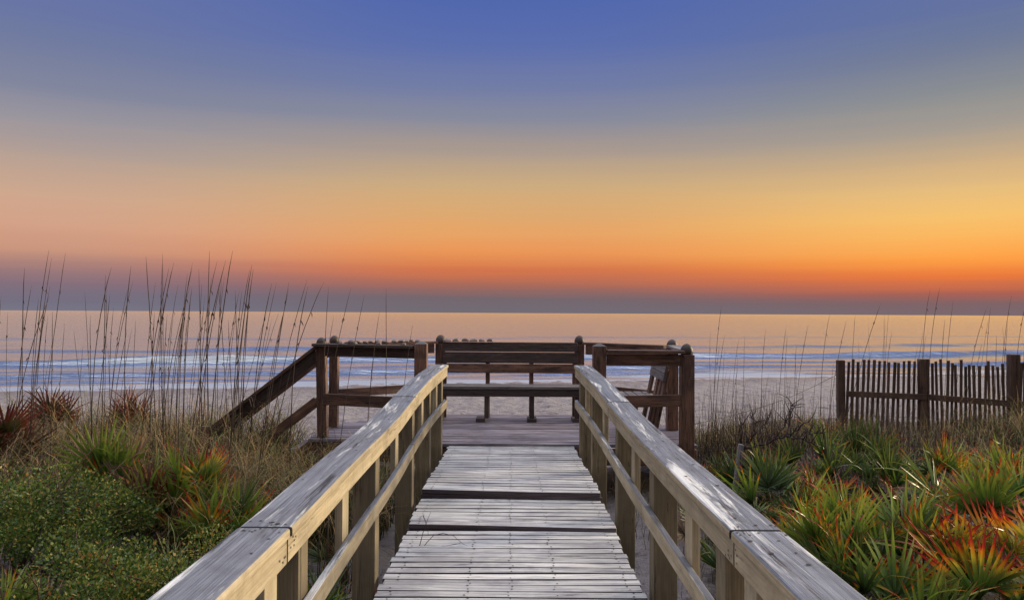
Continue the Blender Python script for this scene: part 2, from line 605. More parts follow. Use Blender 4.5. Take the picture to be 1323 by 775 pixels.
random.seed(5)
handrail(-1, RAIL_L, 'cream wooden handrail with worn grey cap beside the leafy green shrub', [1.55, 3.05, 4.74, 6.45, 7.55, 8.42], [0.9, 2.62, 3.82, 5.55, 7.0, 7.98], [2.75, 6.275])
handrail(1, RAIL_R, 'cream wooden handrail with worn grey cap beside the red tipped palmettos', [1.55, 3.0, 4.5, 6.05, 7.5, 8.42], [0.9, 2.62, 3.55, 5.2, 6.75, 7.95], [2.75, 6.275])

# ------------------------------------------------------------------ viewing platform
random.seed(21)
OUT = [(-1.15, 8.98), (-2.42, 9.30), (-2.47, 10.45), (-1.15, 11.50), (1.12, 11.50), (2.22, 10.3), (2.14, 8.88), (1.15, 8.92)]


def inside_span(yy):
    xs = []
    for a, b in zip(OUT, OUT[1:] + OUT[:1]):
        if (a[1] - yy) * (b[1] - yy) < 0:
            xs.append(a[0] + (b[0] - a[0]) * (yy - a[1]) / (b[1] - a[1]))
    return (min(xs), max(xs)) if len(xs) >= 2 else None


plat = thing('viewing_platform', 'purple grey plank platform at the seaward end of the walkway', 'platform', (0, 10.2, 0))
bm = new_bm()
yy = 9.02
while yy < 11.5:
    sp = inside_span(yy)
    if sp:
        l, r = sp
        if yy < 9.32:
            l = min(l, -0.9)
        zz = Z3 + rnd(-0.004, 0)
        pts = [(l + (r - l) * q / 8, yy, zz - 0.019 + 0.003 * sin(q * 1.7 + yy * 8)) for q in range(9)]
        sweep(bm, pts, 0.132, 0.038, side=(0, -1, 0))
    yy += 0.142
finish('deck', bm, [M_PLAT], plat, 0.004).location = (0, -10.2, 0)
for a, b in zip(OUT, OUT[1:] + OUT[:1]):
    bm = new_bm()
    A, B = Vector((*a, 0)), Vector((*b, 0))
    c = Vector((0, 10.2, 0))
    ins = 0.035
    A2, B2 = A + (c - A).normalized() * ins, B + (c - B).normalized() * ins
    A2.z = B2.z = -0.02
    board(bm, A2, B2, 0.19, 0.035, side=(0, 0, 1))
    finish('skirt_board', bm, M_BROWN, plat, 0.003).location = (0, -10.2, 0)
for px_, py_ in ((-2.25, 9.45), (-2.3, 10.3), (-1.0, 11.3), (0.95, 11.3), (2.05, 10.2), (2.0, 9.0)):
    bm = new_bm()
    board(bm, (px_, py_, -1.6), (px_, py_, -0.04), 0.13, 0.13, side=(1, 0, 0))
    finish('pile', bm, M_BROWN, plat, 0.004).location = (0, -10.2, 0)

DOME = [(0.066, 0.0), (0.072, 0.012), (0.074, 0.036), (0.070, 0.062), (0.060, 0.086), (0.044, 0.106), (0.024, 0.120), (0.006, 0.126)]


def ball_post(root, off, p, top, w, mat=None, lean=0.0, dome=True, rot=(1, 0, 0), scale=1.0, z0=None):
    bm = new_bm()
    zt = top - (0.128 * scale if dome else 0.03)
    board(bm, (p[0], p[1], Z3 - 0.0 if z0 is None else z0), (p[0] + lean, p[1], zt), w, w, side=rot)
    po = finish('post', bm, mat or M_BROWN, root, 0.005)
    po.location = off
    bm = new_bm()
    if dome:
        lathe(bm, [(r * scale, z * scale) for r, z in DOME], (p[0] + lean, p[1], zt + 0.0005), 16)
        finish('finial', bm, M_DARK, po)
    else:
        r = w / 2 - 0.001
        vs = [bm.verts.new((p[0] + sx * r, p[1] + sy * r, zt + 0.0005)) for sx, sy in ((-1, -1), (1, -1), (1, 1), (-1, 1))]
        ap = [bm.verts.new((p[0] + sx * r * 0.25, p[1] + sy * r * 0.25, zt + 0.03)) for sx, sy in ((-1, -1), (1, -1), (1, 1), (-1, 1))]
        bm.faces.new(ap)
        bm.faces.new(vs[::-1])
        for k in range(4):
            bm.faces.new((vs[k], vs[(k + 1) % 4], ap[(k + 1) % 4], ap[k]))
        finish('post_top', bm, M_GREYB, po)
    return po


def rail_board(root, off, name, a, b, w, t, mat, side=(0, 0, 1), bevel=0.005):
    bm = new_bm()
    board(bm, a, b, w, t, side=side, n=6)
    o = finish(name, bm, mat, root, bevel)
    o.location = off
    return o


# railing on the stair side
A, B, C_, D_ = (-1.04, 8.9), (-2.275, 9.38), (-2.335, 10.2), (-1.04, 11.25)
rt = thing('platform_railing', 'brown platform railing with shells along its cap beside the beach stairs', 'railing', (-1.7, 9.9, Z3))
of = Vector((1.7, -9.9, -Z3))
ball_post(rt, of, A, 1.30, 0.142, dome=False)
ball_post(rt, of, B, 1.325, 0.115, lean=-0.03, scale=0.85)
ball_post(rt, of, C_, 1.325, 0.112, scale=0.85)
rail_board(rt, of, 'cap_board', (-1.115, 8.86, 1.235), (-2.37, 9.33, 1.235), 0.15, 0.035, M_DARK, side=(0.36, 0.93, 0))
rail_board(rt, of, 'rail', (-1.115, 8.90, 1.158), (-2.24, 9.33, 1.158), 0.115, 0.036, M_DARK)
rail_board(rt, of, 'rail', (-1.09, 8.86, 0.59), (-2.25, 9.305, 0.585), 0.135, 0.036, M_BROWN)
rail_board(rt, of, 'cap_board', (-2.31, 10.28, 1.20), (-1.10, 11.20, 1.20), 0.14, 0.035, M_BROWN, side=(0.6, -0.8, 0))
rail_board(rt, of, 'rail', (-2.28, 10.23, 1.115), (-1.12, 11.14, 1.115), 0.13, 0.036, M_BROWN)
rail_board(rt, of, 'rail', (-2.29, 10.22, 0.56), (-1.12, 11.14, 0.565), 0.11, 0.036, M_BROWN)

# railing on the fence side
A2, F_, G_, E_ = (1.005, 8.9), (2.015, 8.92), (2.09, 10.1), (0.99, 11.25)
rr = thing('platform_railing', 'brown platform railing behind the small slatted bench with leaning back', 'railing', (1.7, 9.9, Z3))
of2 = Vector((-1.7, -9.9, -Z3))
ball_post(rr, of2, A2, 1.285, 0.148, dome=False)
ball_post(rr, of2, F_, 1.29, 0.15, z0=-0.25)
ball_post(rr, of2, G_, 1.30, 0.14)
rail_board(rr, of2, 'cap_board', (1.085, 8.83, 1.20), (1.96, 8.86, 1.195), 0.16, 0.035, M_BROWN, side=(0, 1, 0))
rail_board(rr, of2, 'rail', (1.085, 8.86, 1.10), (1.935, 8.875, 1.098), 0.13, 0.036, M_BROWN)
rail_board(rr, of2, 'rail', (1.05, 8.86, 0.62), (1.935, 8.875, 0.64), 0.135, 0.036, M_BROWN)
rail_board(rr, of2, 'cap_board', (2.01, 9.0, 1.205), (2.08, 10.02, 1.21), 0.15, 0.035, M_GREYB, side=(1, 0, 0))
rail_board(rr, of2, 'cap_board', (2.03, 10.17, 1.20), (1.06, 11.19, 1.195), 0.14, 0.035, M_BROWN, side=(0.7, 0.7, 0))
rail_board(rr, of2, 'rail', (2.02, 10.11, 1.11), (1.07, 11.13, 1.11), 0.14, 0.036, M_BROWN)
rail_board(rr, of2, 'rail', (2.02, 10.11, 0.56), (1.07, 11.13, 0.565), 0.11, 0.036, M_BROWN)

# long bench across the seaward side
bn = thing('wooden_bench', 'long dark bench with high plank back facing the walkway', 'bench', (0, 11.1, Z3))
ob = Vector((0, -11.1, -Z3))
ball_post(bn, ob, (-1.035, 11.28), 1.31, 0.14)
ball_post(bn, ob, (0.985, 11.28), 1.31, 0.132)
for zc, w, m, yb in ((1.142, 0.136, M_DARK, 11.185), (0.988, 0.158, M_DARK, 11.18), (0.834, 0.132, M_BROWN, 11.17)):
    rail_board(bn, ob, 'back_board', (-1.10 if zc < .9 else -0.995, yb, zc), (1.02 if zc < .9 else 0.95, yb, zc - 0.004), w, 0.036, m)
bm = new_bm()
for k in range(4):
    board(bm, (-1.08, 10.74 + k * 0.108, 0.597), (1.03, 10.74 + k * 0.108, 0.597), 0.098, 0.036, side=(0, 1, 0), n=4)
finish('seat', bm, M_GREYB, bn, 0.004).location = ob
rail_board(bn, ob, 'seat_apron', (-1.07, 10.72, 0.525), (1.02, 10.72, 0.525), 0.10, 0.036, M_DARK)
for xx in (-0.97, -0.345, 0.285, 0.91):
    bm = new_bm()
    board(bm, (xx, 10.765, Z3 + 0.047), (xx, 10.765, 0.578), 0.062, 0.05, side=(1, 0, 0))
    lg = finish('leg', bm, M_DARK, bn, 0.003)
    lg.location = ob
    bm = new_bm()
    s = -1 if xx < 0 else 1
    board(bm, (xx - 0.04 + 0.04 * s, 10.70, Z3 + 0.023), (xx - 0.04 + 0.04 * s, 10.99, Z3 + 0.023), 0.13, 0.046, side=(1, 0, 0))
    finish('foot_block', bm, M_DARK, lg, 0.003)
    bm = new_bm()
    board(bm, (xx, 11.225, Z3), (xx, 11.225, 1.05), 0.062, 0.038, side=(1, 0, 0))
    finish('back_support', bm, M_BROWN, bn, 0.003).location = ob

# small bench along the fence side
sb = thing('wooden_bench', 'small slatted bench with leaning grey top board beside the domed corner post', 'bench', (1.75, 9.55, Z3))
os_ = Vector((-1.75, -9.55, -Z3))
bm = new_bm()
for k in range(4):
    board(bm, (1.40 + k * 0.11, 9.02, 0.60), (1.40 + k * 0.115, 10.12, 0.60), 0.10, 0.036, side=(1, 0, 0), n=3)
finish('seat', bm, M_GREYB, sb, 0.004).location = os_
bm = new_bm()
board(bm, (1.385, 9.02, 0.53), (1.385, 10.12, 0.53), 0.10, 0.036, side=(0, 0, 1))
finish('seat_apron', bm, M_BROWN, sb, 0.004).location = os_
bm = new_bm()
tilt = Vector((0.20, 0, 0.98)).normalized()
for k in range(2):
    c0 = Vector((1.785, 9.02, 0.885)) + tilt * (0.095 * k)
    board(bm, c0, c0 + Vector((0.03, 1.05, 0)), 0.09, 0.034, side=tilt, n=2)
finish('back_board', bm, M_GREYB, sb, 0.004).location = os_
for yk in (9.10, 9.32, 9.54, 9.95):
    bm = new_bm()
    a = Vector((1.815, yk, 0.875)) - tilt * 0.76
    board(bm, a, a + tilt * 0.86, 0.13, 0.036, side=(0, 1, 0))
    finish('back_slat', bm, M_BROWN, sb, 0.004).location = os_
for yk in (9.08, 10.06):
    bm = new_bm()
    board(bm, (1.43, yk, Z3), (1.43, yk, 0.58), 0.09, 0.09, side=(1, 0, 0))
    finish('leg', bm, M_BROWN, sb, 0.004).location = os_

# stairs down to the beach with two handrails
st = thing('wooden_stairs', 'brown wooden stairs with sloping handrails going down into the dune grass', 'stairs', (-2.5, 9.8, Z3))
ost = Vector((2.5, -9.8, -Z3))
for (p0, dz) in ((B, 0.0), (C_, 0.0)):
    x0, y0 = p0[0] - 0.055, p0[1] - 0.02
    bm = new_bm()
    board(bm, (x0 - 0.02, y0, 1.13), (x0 - 1.30, y0 - 0.05, 0.12), 0.155, 0.04, side=(0.6, 0, 0.8), n=4)
    finish('rail', bm, M_DARK if p0 is B else M_BROWN, st, 0.005).location = ost
    bm = new_bm()
    board(bm, (x0 - 0.02, y0, 1.215), (x0 - 1.30, y0 - 0.05, 0.205), 0.14, 0.036, side=(0, 1, 0), n=4)
    finish('cap_board', bm, M_BROWN, st, 0.005).location = ost
    bm = new_bm()
    board(bm, (x0 - 0.02, y0, 0.56), (x0 - 1.25, y0 - 0.05, -0.40), 0.11, 0.038, side=(0.6, 0, 0.8), n=4)
    finish('rail', bm, M_BROWN, st, 0.005).location = ost
    bm = new_bm()
    board(bm, (x0 - 1.33, y0 - 0.05, -1.5), (x0 - 1.33, y0 - 0.05, 0.26), 0.10, 0.10, side=(1, 0, 0))
    finish('post', bm, M_BROWN, st, 0.005).location = ost
    bm = new_bm()
    board(bm, (x0 - 0.05, y0 + (0.06 if p0 is B else -0.02), -0.02), (x0 - 1.30, y0 + (0.03 if p0 is B else -0.05), -1.0), 0.24, 0.04, side=(0.6, 0, 0.8))
    finish('stringer', bm, M_BROWN, st, 0.004).location = ost
for k in range(5):
    bm = new_bm()
    xx = -2.56 - k * 0.26
    board(bm, (xx, 9.43, -0.05 - k * 0.185), (xx, 10.13, -0.05 - k * 0.185), 0.26, 0.036, side=(1, 0, 0))
    finish('tread', bm, M_PLAT, st, 0.004).location = ost

# shells left on the caps
Nn = NT('bleached_shell')
uvs = Nn.uv()
oi = Nn.n('ShaderNodeObjectInfo').outputs['Random']
base = Nn.ramp(oi, [(0, (0.10, 0.055, 0.042)), (0.5, (0.07, 0.048, 0.042)), (1, (0.17, 0.11, 0.085))])
Nn.bsdf(Nn.mix(Nn.ramp(Nn.noise(uvs, 9, 3), [(0.4, 0), (0.6, .6)]), base, (0.24, 0.18, 0.15)), 0.5)
M_SHELL = Nn.m


def shell_mesh():
    bm = new_bm()
    K, R = 22, 6
    rows = []
    for i in range(R + 1):
        t = i / R * pi / 2
        row = []
        for q in range(K):
            a = 2 * pi * q / K
            rib = 1 + 0.06 * cos(q * pi) * cos(t)
            r = cos(t) * rib * (1 - 0.14 * sin(a))
            row.append(bm.verts.new((r * cos(a), r * sin(a) + 0.25 * sin(t), sin(t) * 0.8)))
        rows.append(row)
    for r0, r1 in zip(rows, rows[1:]):
        for q in range(K):
            f = bm.faces.new((r0[q], r0[(q + 1) % K], r1[(q + 1) % K], r1[q]))
            f.smooth = True
    bm.faces.new(rows[0][::-1])
    bm.faces.new(rows[-1])
    return bm


sh0 = finish('seashell', shell_mesh(), M_SHELL)
spots = []
for px_ in (438, 446, 455, 461, 468, 477, 486, 494, 506, 514, 522, 529, 537):
    t = (px_ - 431) / (568 - 431)
    spots.append((C_[0] + (D_[0] - C_[0]) * t + rnd(-.02, .02), C_[1] + (D_[1] - C_[1]) * t - 0.03, 1.219, 'small brown shell on the railing cap nearest the sea', rnd(0.036, 0.056)))
for px_ in (577, 588, 600, 611, 621, 632):
    spots.append(((px_ - 660) / F * 11.2, 11.185, 1.218, 'small brown shell on top of the long bench back', rnd(0.040, 0.054)))
for px_, rr_ in ((452, 0.055), (437, 0.03), (488, 0.035), (521, 0.03)):
    t = (543 - px_) / (543 - 412)
    spots.append((A[0] + (B[0] - A[0]) * t, A[1] + (B[1] - A[1]) * t - 0.03, 1.2535, 'flat pale shell on the railing cap above the walkway side', rr_))
for i, (x_, y_, z_, lab, r_) in enumerate(spots):
    o = sh0 if i == 0 else sh0.copy()
    if i:
        COL.objects.link(o)
    o.location = (x_, y_, z_)
    o.rotation_euler = (0, 0, rnd(0, 6.28))
    o.scale = (r_, r_ * rnd(0.8, 1.1), r_ * rnd(0.7, 1.15))
    tag(o, lab, 'shell', 'shells lined up on the ' + ('bench back' if 'bench' in lab else 'railing caps'))

# ------------------------------------------------------------------ ground
def shore_s(x, y):
    return y - 0.26 * x


SEA = -1.88


def ground_h(x, y, rough=True):
    s = shore_s(x, y)
    beach = -1.12 - max(0.0, (s - 13)) * (0.76 / 26.3)
    if s > 44:
        beach -= (s - 44) * 0.06
    crest = 11.2 + 3.2 * sm(1.5, 5.0, x) - 0.9 * sm(-2.0, -0.5, x) * sm(3.0, 1.0, x) + 0.6 * mnoise.noise((x * .35, 3.1, 0))
    dune = -0.46 + 0.10 * mnoise.noise((x * 0.5, y * 0.5, 0.3)) + 0.05 * sm(1.5, 4, abs(x)) * 3
    dune -= 0.12 * sm(1.6, 0.9, abs(x))
    t = sm(crest - 0.4, crest + 4.2, y)
    h = dune * (1 - t) + beach * t
    if rough:
        wd = sm(crest, crest + 3, y) if y < 20 else 1.0
        k = (0.25 + 0.75 * wd) * sm(44, 37.5, s)
        n1 = mnoise.noise((x * 1.9, y * 1.3, 1.0))
        n2 = mnoise.noise((x * 4.3, y * 3.0, 5.0))
        h += k * (0.06 * n1 + 0.075 * n2 - 0.12 * max(0, n2 - 0.12))
    return h


def axis(parts):
    out = []
    for a, b, st_ in parts:
        n = max(1, int(round((b - a) / st_)))
        out += [a + (b - a) * i / n for i in range(n)]
    out.append(parts[-1][1])
    return out


XS = axis([(-3000, -200, 700), (-200, -34, 20), (-34, -12, 0.45), (-12, 14, 0.15), (14, 34, 0.45), (34, 200, 20), (200, 3000, 700)])
YS = axis([(-60, -4, 8), (-4, 4, 0.6), (4, 10, 0.25), (10, 26, 0.12), (26, 48, 0.25), (48, 120, 8), (120, 3000, 720)])
me = bpy.data.meshes.new('sand_ground')
vs = [(x_, y_, ground_h(x_, y_) if abs(x_) < 250 and y_ < 130 else -6.5) for y_ in YS for x_ in XS]
nx = len(XS)
fsq = [(j * nx + i, j * nx + i + 1, (j + 1) * nx + i + 1, (j + 1) * nx + i) for j in range(len(YS) - 1) for i in range(nx - 1)]
me.from_pydata(vs, [], fsq)
for p in me.polygons:
    p.use_smooth = True
gr = bpy.data.objects.new('sand_ground', me)
COL.objects.link(gr)
gr['kind'] = 'structure'
N = NT('beach_sand')
P = N.pos()
n1 = N.noise(P, 3.0, 6, 0.6)
n2 = N.noise(P, 60.0, 3, 0.6)
sand = N.ramp(n1, [(0.3, (0.21, 0.185, 0.195)), (0.55, (0.35, 0.315, 0.325)), (0.75, (0.46, 0.42, 0.425))])
sand = N.mix(0.25, sand, N.ramp(n2, [(0.35, (0.22, 0.19, 0.19)), (0.65, (0.48, 0.43, 0.41))]))
# wet strip beside the water and dark plant litter on the dune
px, py, pz = N.sep(P)
wet = N.ramp(N.math('ADD', pz, N.math('MULTIPLY', N.math('SUBTRACT', n1, 0.5), 0.06)), [(0.0, 1), (1.0, 1)])
wv = N.n('ShaderNodeMapRange')
N.put(wv.inputs['Value'], N.math('ADD', pz, N.math('MULTIPLY', N.math('SUBTRACT', n1, 0.5), 0.10)))
wv.inputs['From Min'].default_value = -1.84
wv.inputs['From Max'].default_value = -1.70
wv.inputs['To Min'].default_value = 1
wv.inputs['To Max'].default_value = 0
sand = N.mix(N.math('MULTIPLY', wv.outputs[0], 0.55), sand, (0.16, 0.14, 0.14))
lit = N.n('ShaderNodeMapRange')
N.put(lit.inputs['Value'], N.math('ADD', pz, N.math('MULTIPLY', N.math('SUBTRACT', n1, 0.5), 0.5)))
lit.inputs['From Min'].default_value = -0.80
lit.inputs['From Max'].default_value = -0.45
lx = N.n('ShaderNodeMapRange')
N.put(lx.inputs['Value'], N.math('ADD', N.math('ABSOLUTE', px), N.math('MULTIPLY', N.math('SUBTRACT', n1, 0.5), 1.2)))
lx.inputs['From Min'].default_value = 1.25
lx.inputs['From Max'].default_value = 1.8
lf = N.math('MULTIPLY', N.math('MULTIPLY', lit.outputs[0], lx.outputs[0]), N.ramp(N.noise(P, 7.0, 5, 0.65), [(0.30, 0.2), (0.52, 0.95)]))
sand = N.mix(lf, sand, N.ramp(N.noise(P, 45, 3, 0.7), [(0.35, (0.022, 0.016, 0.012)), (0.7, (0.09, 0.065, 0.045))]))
wrk = N.noise(N.vmul(P, (3.0, 2.2, 1)), 1.0, 7, 0.75)
sand = N.mix(N.math('MULTIPLY', N.ramp(wrk, [(0.555, 0), (0.62, 1)]), 0.7), sand, (0.11, 0.085, 0.085))
h = N.math('ADD', N.noise(P, 5.5, 5, 0.6), N.math('MULTIPLY', n2, 0.25))
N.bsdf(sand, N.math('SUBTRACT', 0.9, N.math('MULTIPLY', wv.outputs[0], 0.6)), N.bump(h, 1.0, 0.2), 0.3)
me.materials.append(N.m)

# ------------------------------------------------------------------ sea
TS = axis([(-30000, -3000, 9000), (-3000, -400, 600), (-400, -60, 20), (-60, 70, 1.0), (70, 400, 20), (400, 3000, 600), (3000, 30000, 9000)])
SS = axis([(38.2, 62, 0.2), (62, 90, 0.5), (90, 160, 2), (160, 600, 40), (600, 5000, 800), (5000, 40000, 7000)])


def sea_h(s, x):
    if s > 400:
        return 0, 0
    wob = 2.2 * mnoise.noise((x * 0.045, 1.0, 0)) + 0.8 * mnoise.noise((x * 0.15, 7.0, 0))
    h, foam = 0.0, 0.0
    for s0, a, w, seed, fo in ((58.0, 0.52, 2.0, 2.0, 0.08), (51.5, 0.12, 1.8, 5.0, 0.3), (46.6, 0.27, 1.6, 9.0, 0.7), (43.0, 0.11, 1.1, 13.0, 0.9), (40.8, 0.05, 0.8, 17, 1.3),
                               (76, 0.30, 3.6, 21, 0.0), (108, 0.26, 5.5, 33, 0)):
        c = s0 + wob * (1.0 if s0 < 60 else 1.6) + 1.0 * mnoise.noise((x * 0.06, seed, 3))
        amp = a * max(0.1, 0.75 + 0.9 * mnoise.noise((x * 0.07, seed, 9)))
        q = (s - c) / w
        q = q * (1.8 if q < 0 else 0.8)                   # steeper towards the shore
        h += amp * exp(-q * q)
        if fo:
            d = (c - s) / (w * 1.6)
            if -0.4 < d < 2.4:
                foam += fo * sm(-0.4, 0.3, d) * sm(2.4, 0.6, d) * max(0, 0.35 + 0.9 * mnoise.noise((x * 0.10, s * 0.45, seed)) + 0.3 * mnoise.noise((x * 0.5, s * 1.6, seed)))
    foam += sm(41.0, 39.2, s + wob * 0.3) * 0.8
    k = sm(400, 120, s)
    h += k * 0.03 * mnoise.noise((x * 0.25, s * 0.7, 2))
    return h * sm(38.8, 41.5, s), min(1.0, foam)


me = bpy.data.meshes.new('sea')
vs, fo = [], []
for s in SS:
    for x_ in TS:
        h_, f_ = sea_h(s, x_) if abs(x_) < 420 else (0, 0)
        y_ = s + 0.26 * x_ if abs(x_) < 420 else s + 0.26 * math.copysign(400, x_)
        vs.append((x_, y_, SEA + h_))
        fo.append(f_)
nt = len(TS)
me.from_pydata(vs, [], [(j * nt + i, j * nt + i + 1, (j + 1) * nt + i + 1, (j + 1) * nt + i) for j in range(len(SS) - 1) for i in range(nt - 1)])
a = me.attributes.new('foam', 'FLOAT', 'POINT')
a.data.foreach_set('value', fo)
for p in me.polygons:
    p.use_smooth = True
sea = bpy.data.objects.new('sea', me)
COL.objects.link(sea)
sea['kind'] = 'structure'
N = NT('sea_water')
P = N.pos()
fm = N.n('ShaderNodeAttribute', attribute_name='foam').outputs['Fac']
fn = N.noise(N.vmul(P, (0.5, 2.0, 1)), 1.0, 6, 0.65)
fmask = N.ramp(N.math('MULTIPLY', fm, N.math('ADD', 0.4, fn)), [(0.22, 0), (0.62, 1)])
deep = N.ramp(N.noise(N.vmul(P, (0.02, 0.09, 1)), 1.0, 4), [(0.35, (0.02, 0.045, 0.05)), (0.7, (0.05, 0.08, 0.10))])
col = N.mix(N.math('MULTIPLY', fmask, 0.8), deep, (0.45, 0.51, 0.61))
w1 = N.noise(N.vmul(P, (0.35, 1.3, 1)), 1.0, 5, 0.6)
w2 = N.noise(N.vmul(P, (0.05, 0.22, 1)), 1.0, 4, 0.55)
w3 = N.noise(N.vmul(P, (2.0, 5.0, 1)), 1.0, 3, 0.6)
SHOREWARD = 0.118
hh = N.math('ADD', N.math('ADD', N.math('MULTIPLY', w1, 0.10), N.math('MULTIPLY', w2, 0.48)), N.math('MULTIPLY', w3, 0.04))
sx, sy, _ = N.sep(P)
hh = N.math('ADD', hh, N.math('MULTIPLY', sy, SHOREWARD))     # the wave faces one sees lean towards the beach
bn_ = N.bump(hh, 1.0, 0.5)
wb = N.bsdf(col, N.math('ADD', 0.18, N.math('MULTIPLY', fmask, 0.4)), bn_, 0.5, IOR=1.5)
gl = N.n('ShaderNodeBsdfGlossy')                              # the sheen of water seen at a glancing angle
gl.inputs['Color'].default_value = (0.97, 0.95, 0.88, 1)
gl.inputs['Roughness'].default_value = 0.14
N.put(gl.inputs['Normal'], bn_)
lw = N.n('ShaderNodeLayerWeight')
lw.inputs['Blend'].default_value = 0.5
sheen = N.math('MULTIPLY', N.ramp(lw.outputs['Facing'], [(0.50, 0.05), (0.70, 0.40), (0.81, 0.88), (1.0, 0.95)]), N.math('SUBTRACT', 1.0, N.math('MULTIPLY', fmask, 0.65)))
ms = N.n('ShaderNodeMixShader')
N.put(ms.inputs[0], sheen)
N.t.links.new(wb.outputs[0], ms.inputs[1])
N.t.links.new(gl.outputs[0], ms.inputs[2])
N.t.links.new(ms.outputs[0], N.out.inputs[0])
me.materials.append(N.m)

# ------------------------------------------------------------------ picket fence
random.seed(31)
fn_ = thing('picket_fence', 'dark weathered picket fence standing in the dune grass by the beach', 'fence', (6.9, 13.2, -0.4))
ofn = Vector((-6.9, -13.2, 0.4))
FP = [at(1085, 465, 13.6), at(1190.5, 463.5, 13.3), at(1307, 457.5, 12.7), at(1432, 455, 12.2)]
for i, p in enumerate(FP):
    bm = new_bm()
    w = (0.122, 0.125, 0.150, 0.15)[i]
    board(bm, (p.x, p.y, -0.65), (p.x + rnd(-.01, .01), p.y, p.z), w, w, side=(1, 0, 0))
    finish('post', bm, M_FPOST, fn_, 0.012).location = ofn
for i, (p, q) in enumerate(zip(FP, FP[1:])):
    zr = (0.255, 0.235, 0.19, 0.16)
    rail_board(fn_, ofn, 'rail', (p.x + .05, p.y - 0.085, zr[i]), (q.x + 0.02, q.y - 0.09, zr[i + 1] - 0.0), 0.10, 0.03, M_FPOST)
    n = int(round((q.x - p.x) / (0.079 if i == 0 else 0.060)))
    for k in range(1, n):
        t = k / n
        b = p.lerp(q, t)
        messy = i == 1
        top = (0.83 if i == 0 else 0.82) + (rnd(-0.03, 0.03) if not messy else rnd(-0.07, 0.06)) + 0.02 * i
        ln = rnd(0.015, 0.05) if not messy else rnd(-0.035, 0.035)
        bm = new_bm()
        board(bm, (b.x - ln * 0.5, b.y - 0.025, -0.62), (b.x + ln, b.y - 0.03 + rnd(-.012, .012), top), rnd(0.040, 0.052), 0.012, side=(1, 0, 0), n=3)
        finish('picket', bm, M_FENCE, fn_).location = ofn
for zf, sag in ((0.62, 0.0), (-0.12, 0.0)):
    bm = new_bm()
    pts = []
    for p, q in zip(FP, FP[1:]):
        for k in range(12):
            b = p.lerp(q, k / 12)
            pts.append((b.x, b.y - 0.042 + 0.012 * sin(k * 3), zf + 0.01 * sin(k * 2)))
    tube(bm, pts, 0.003, 4)
    finish('binding_wire', bm, M_NAIL, fn_).location = ofn
# slack wire from the fence to the platform side
bm = new_bm()
a, b = at(1081, 483, 13.55), at(893, 548, 9.3)
tube(bm, [a.lerp(b, k / 24) - Vector((0, 0, 0.10 * sin(pi * k / 24))) for k in range(25)], 0.0045, 5)
tag(finish('wire', bm, M_NAIL), 'thin slack wire running from the fence end post to the platform', 'wire')

# ------------------------------------------------------------------ plants: materials
def leafmat(name, stops, rough=0.36, trans=0.35, tints=None, spec=0.4, vary=(0.32, 0.22)):
    """UV.x runs base to tip, UV.y is a random number per blade"""
    N = NT(name)
    u, v_, _ = N.sep(N.uv())
    oi = N.n('ShaderNodeObjectInfo').outputs['Random']
    sh = N.math('ADD', N.math('MULTIPLY', N.math('SUBTRACT', v_, 0.5), vary[0]), N.math('MULTIPLY', N.math('SUBTRACT', oi, 0.5), vary[1]))
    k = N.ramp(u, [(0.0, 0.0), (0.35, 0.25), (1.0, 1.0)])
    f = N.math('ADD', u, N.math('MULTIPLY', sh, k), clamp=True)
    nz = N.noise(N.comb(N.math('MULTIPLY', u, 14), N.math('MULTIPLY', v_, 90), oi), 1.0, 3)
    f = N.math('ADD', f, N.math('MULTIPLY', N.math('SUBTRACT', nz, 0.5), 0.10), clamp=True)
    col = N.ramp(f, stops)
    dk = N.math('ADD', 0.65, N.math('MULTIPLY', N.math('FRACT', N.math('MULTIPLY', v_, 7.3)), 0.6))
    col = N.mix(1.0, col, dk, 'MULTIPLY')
    if tints:
        tf = N.math('FRACT', N.math('MULTIPLY', v_, 13.7))
        col = N.mix(1.0, col, N.ramp(tf, [(k_ / len(tints), c_) for k_, c_ in enumerate(tints)], 'CONSTANT'), 'MULTIPLY')
    b = N.bsdf(col, rough, None, spec)
    tr = N.n('ShaderNodeBsdfTranslucent')
    N.put(tr.inputs[0], col)
    ms = N.n('ShaderNodeMixShader')
    ms.inputs[0].default_value = trans
    N.t.links.new(b.outputs[0], ms.inputs[1])
    N.t.links.new(tr.outputs[0], ms.inputs[2])
    N.t.links.new(ms.outputs[0], N.out.inputs[0])
    return N.m


G0, G1, G2 = (0.030, 0.058, 0.012), (0.075, 0.145, 0.022), (0.19, 0.26, 0.03)
YE, OR, RE, DR = (0.44, 0.34, 0.03), (0.56, 0.19, 0.012), (0.40, 0.030, 0.018), (0.14, 0.02, 0.018)
M_FG = leafmat('palmetto_green', [(0, G0), (0.3, G1), (0.62, G2), (0.87, (0.22, 0.22, 0.035)), (0.955, OR), (1, RE)])
M_FR = leafmat('palmetto_red_tip', [(0, G0), (0.28, G1), (0.46, (0.16, 0.18, 0.03)), (0.58, YE), (0.68, OR), (0.77, RE), (1, DR)])
M_FO = leafmat('palmetto_orange', [(0, G1), (0.2, (0.18, 0.19, 0.03)), (0.42, YE), (0.62, OR), (0.82, RE), (1, DR)])
M_FD = leafmat('palmetto_dark', [(0, (0.02, 0.035, 0.010)), (0.4, (0.045, 0.085, 0.02)), (0.75, (0.085, 0.12, 0.028)), (0.92, (0.17, 0.14, 0.04)), (1, (0.16, 0.05, 0.02))])
M_FX = leafmat('palmetto_dry_red', [(0, (0.035, 0.05, 0.015)), (0.3, (0.07, 0.06, 0.022)), (0.5, (0.15, 0.035, 0.02)), (1, (0.10, 0.018, 0.016))])
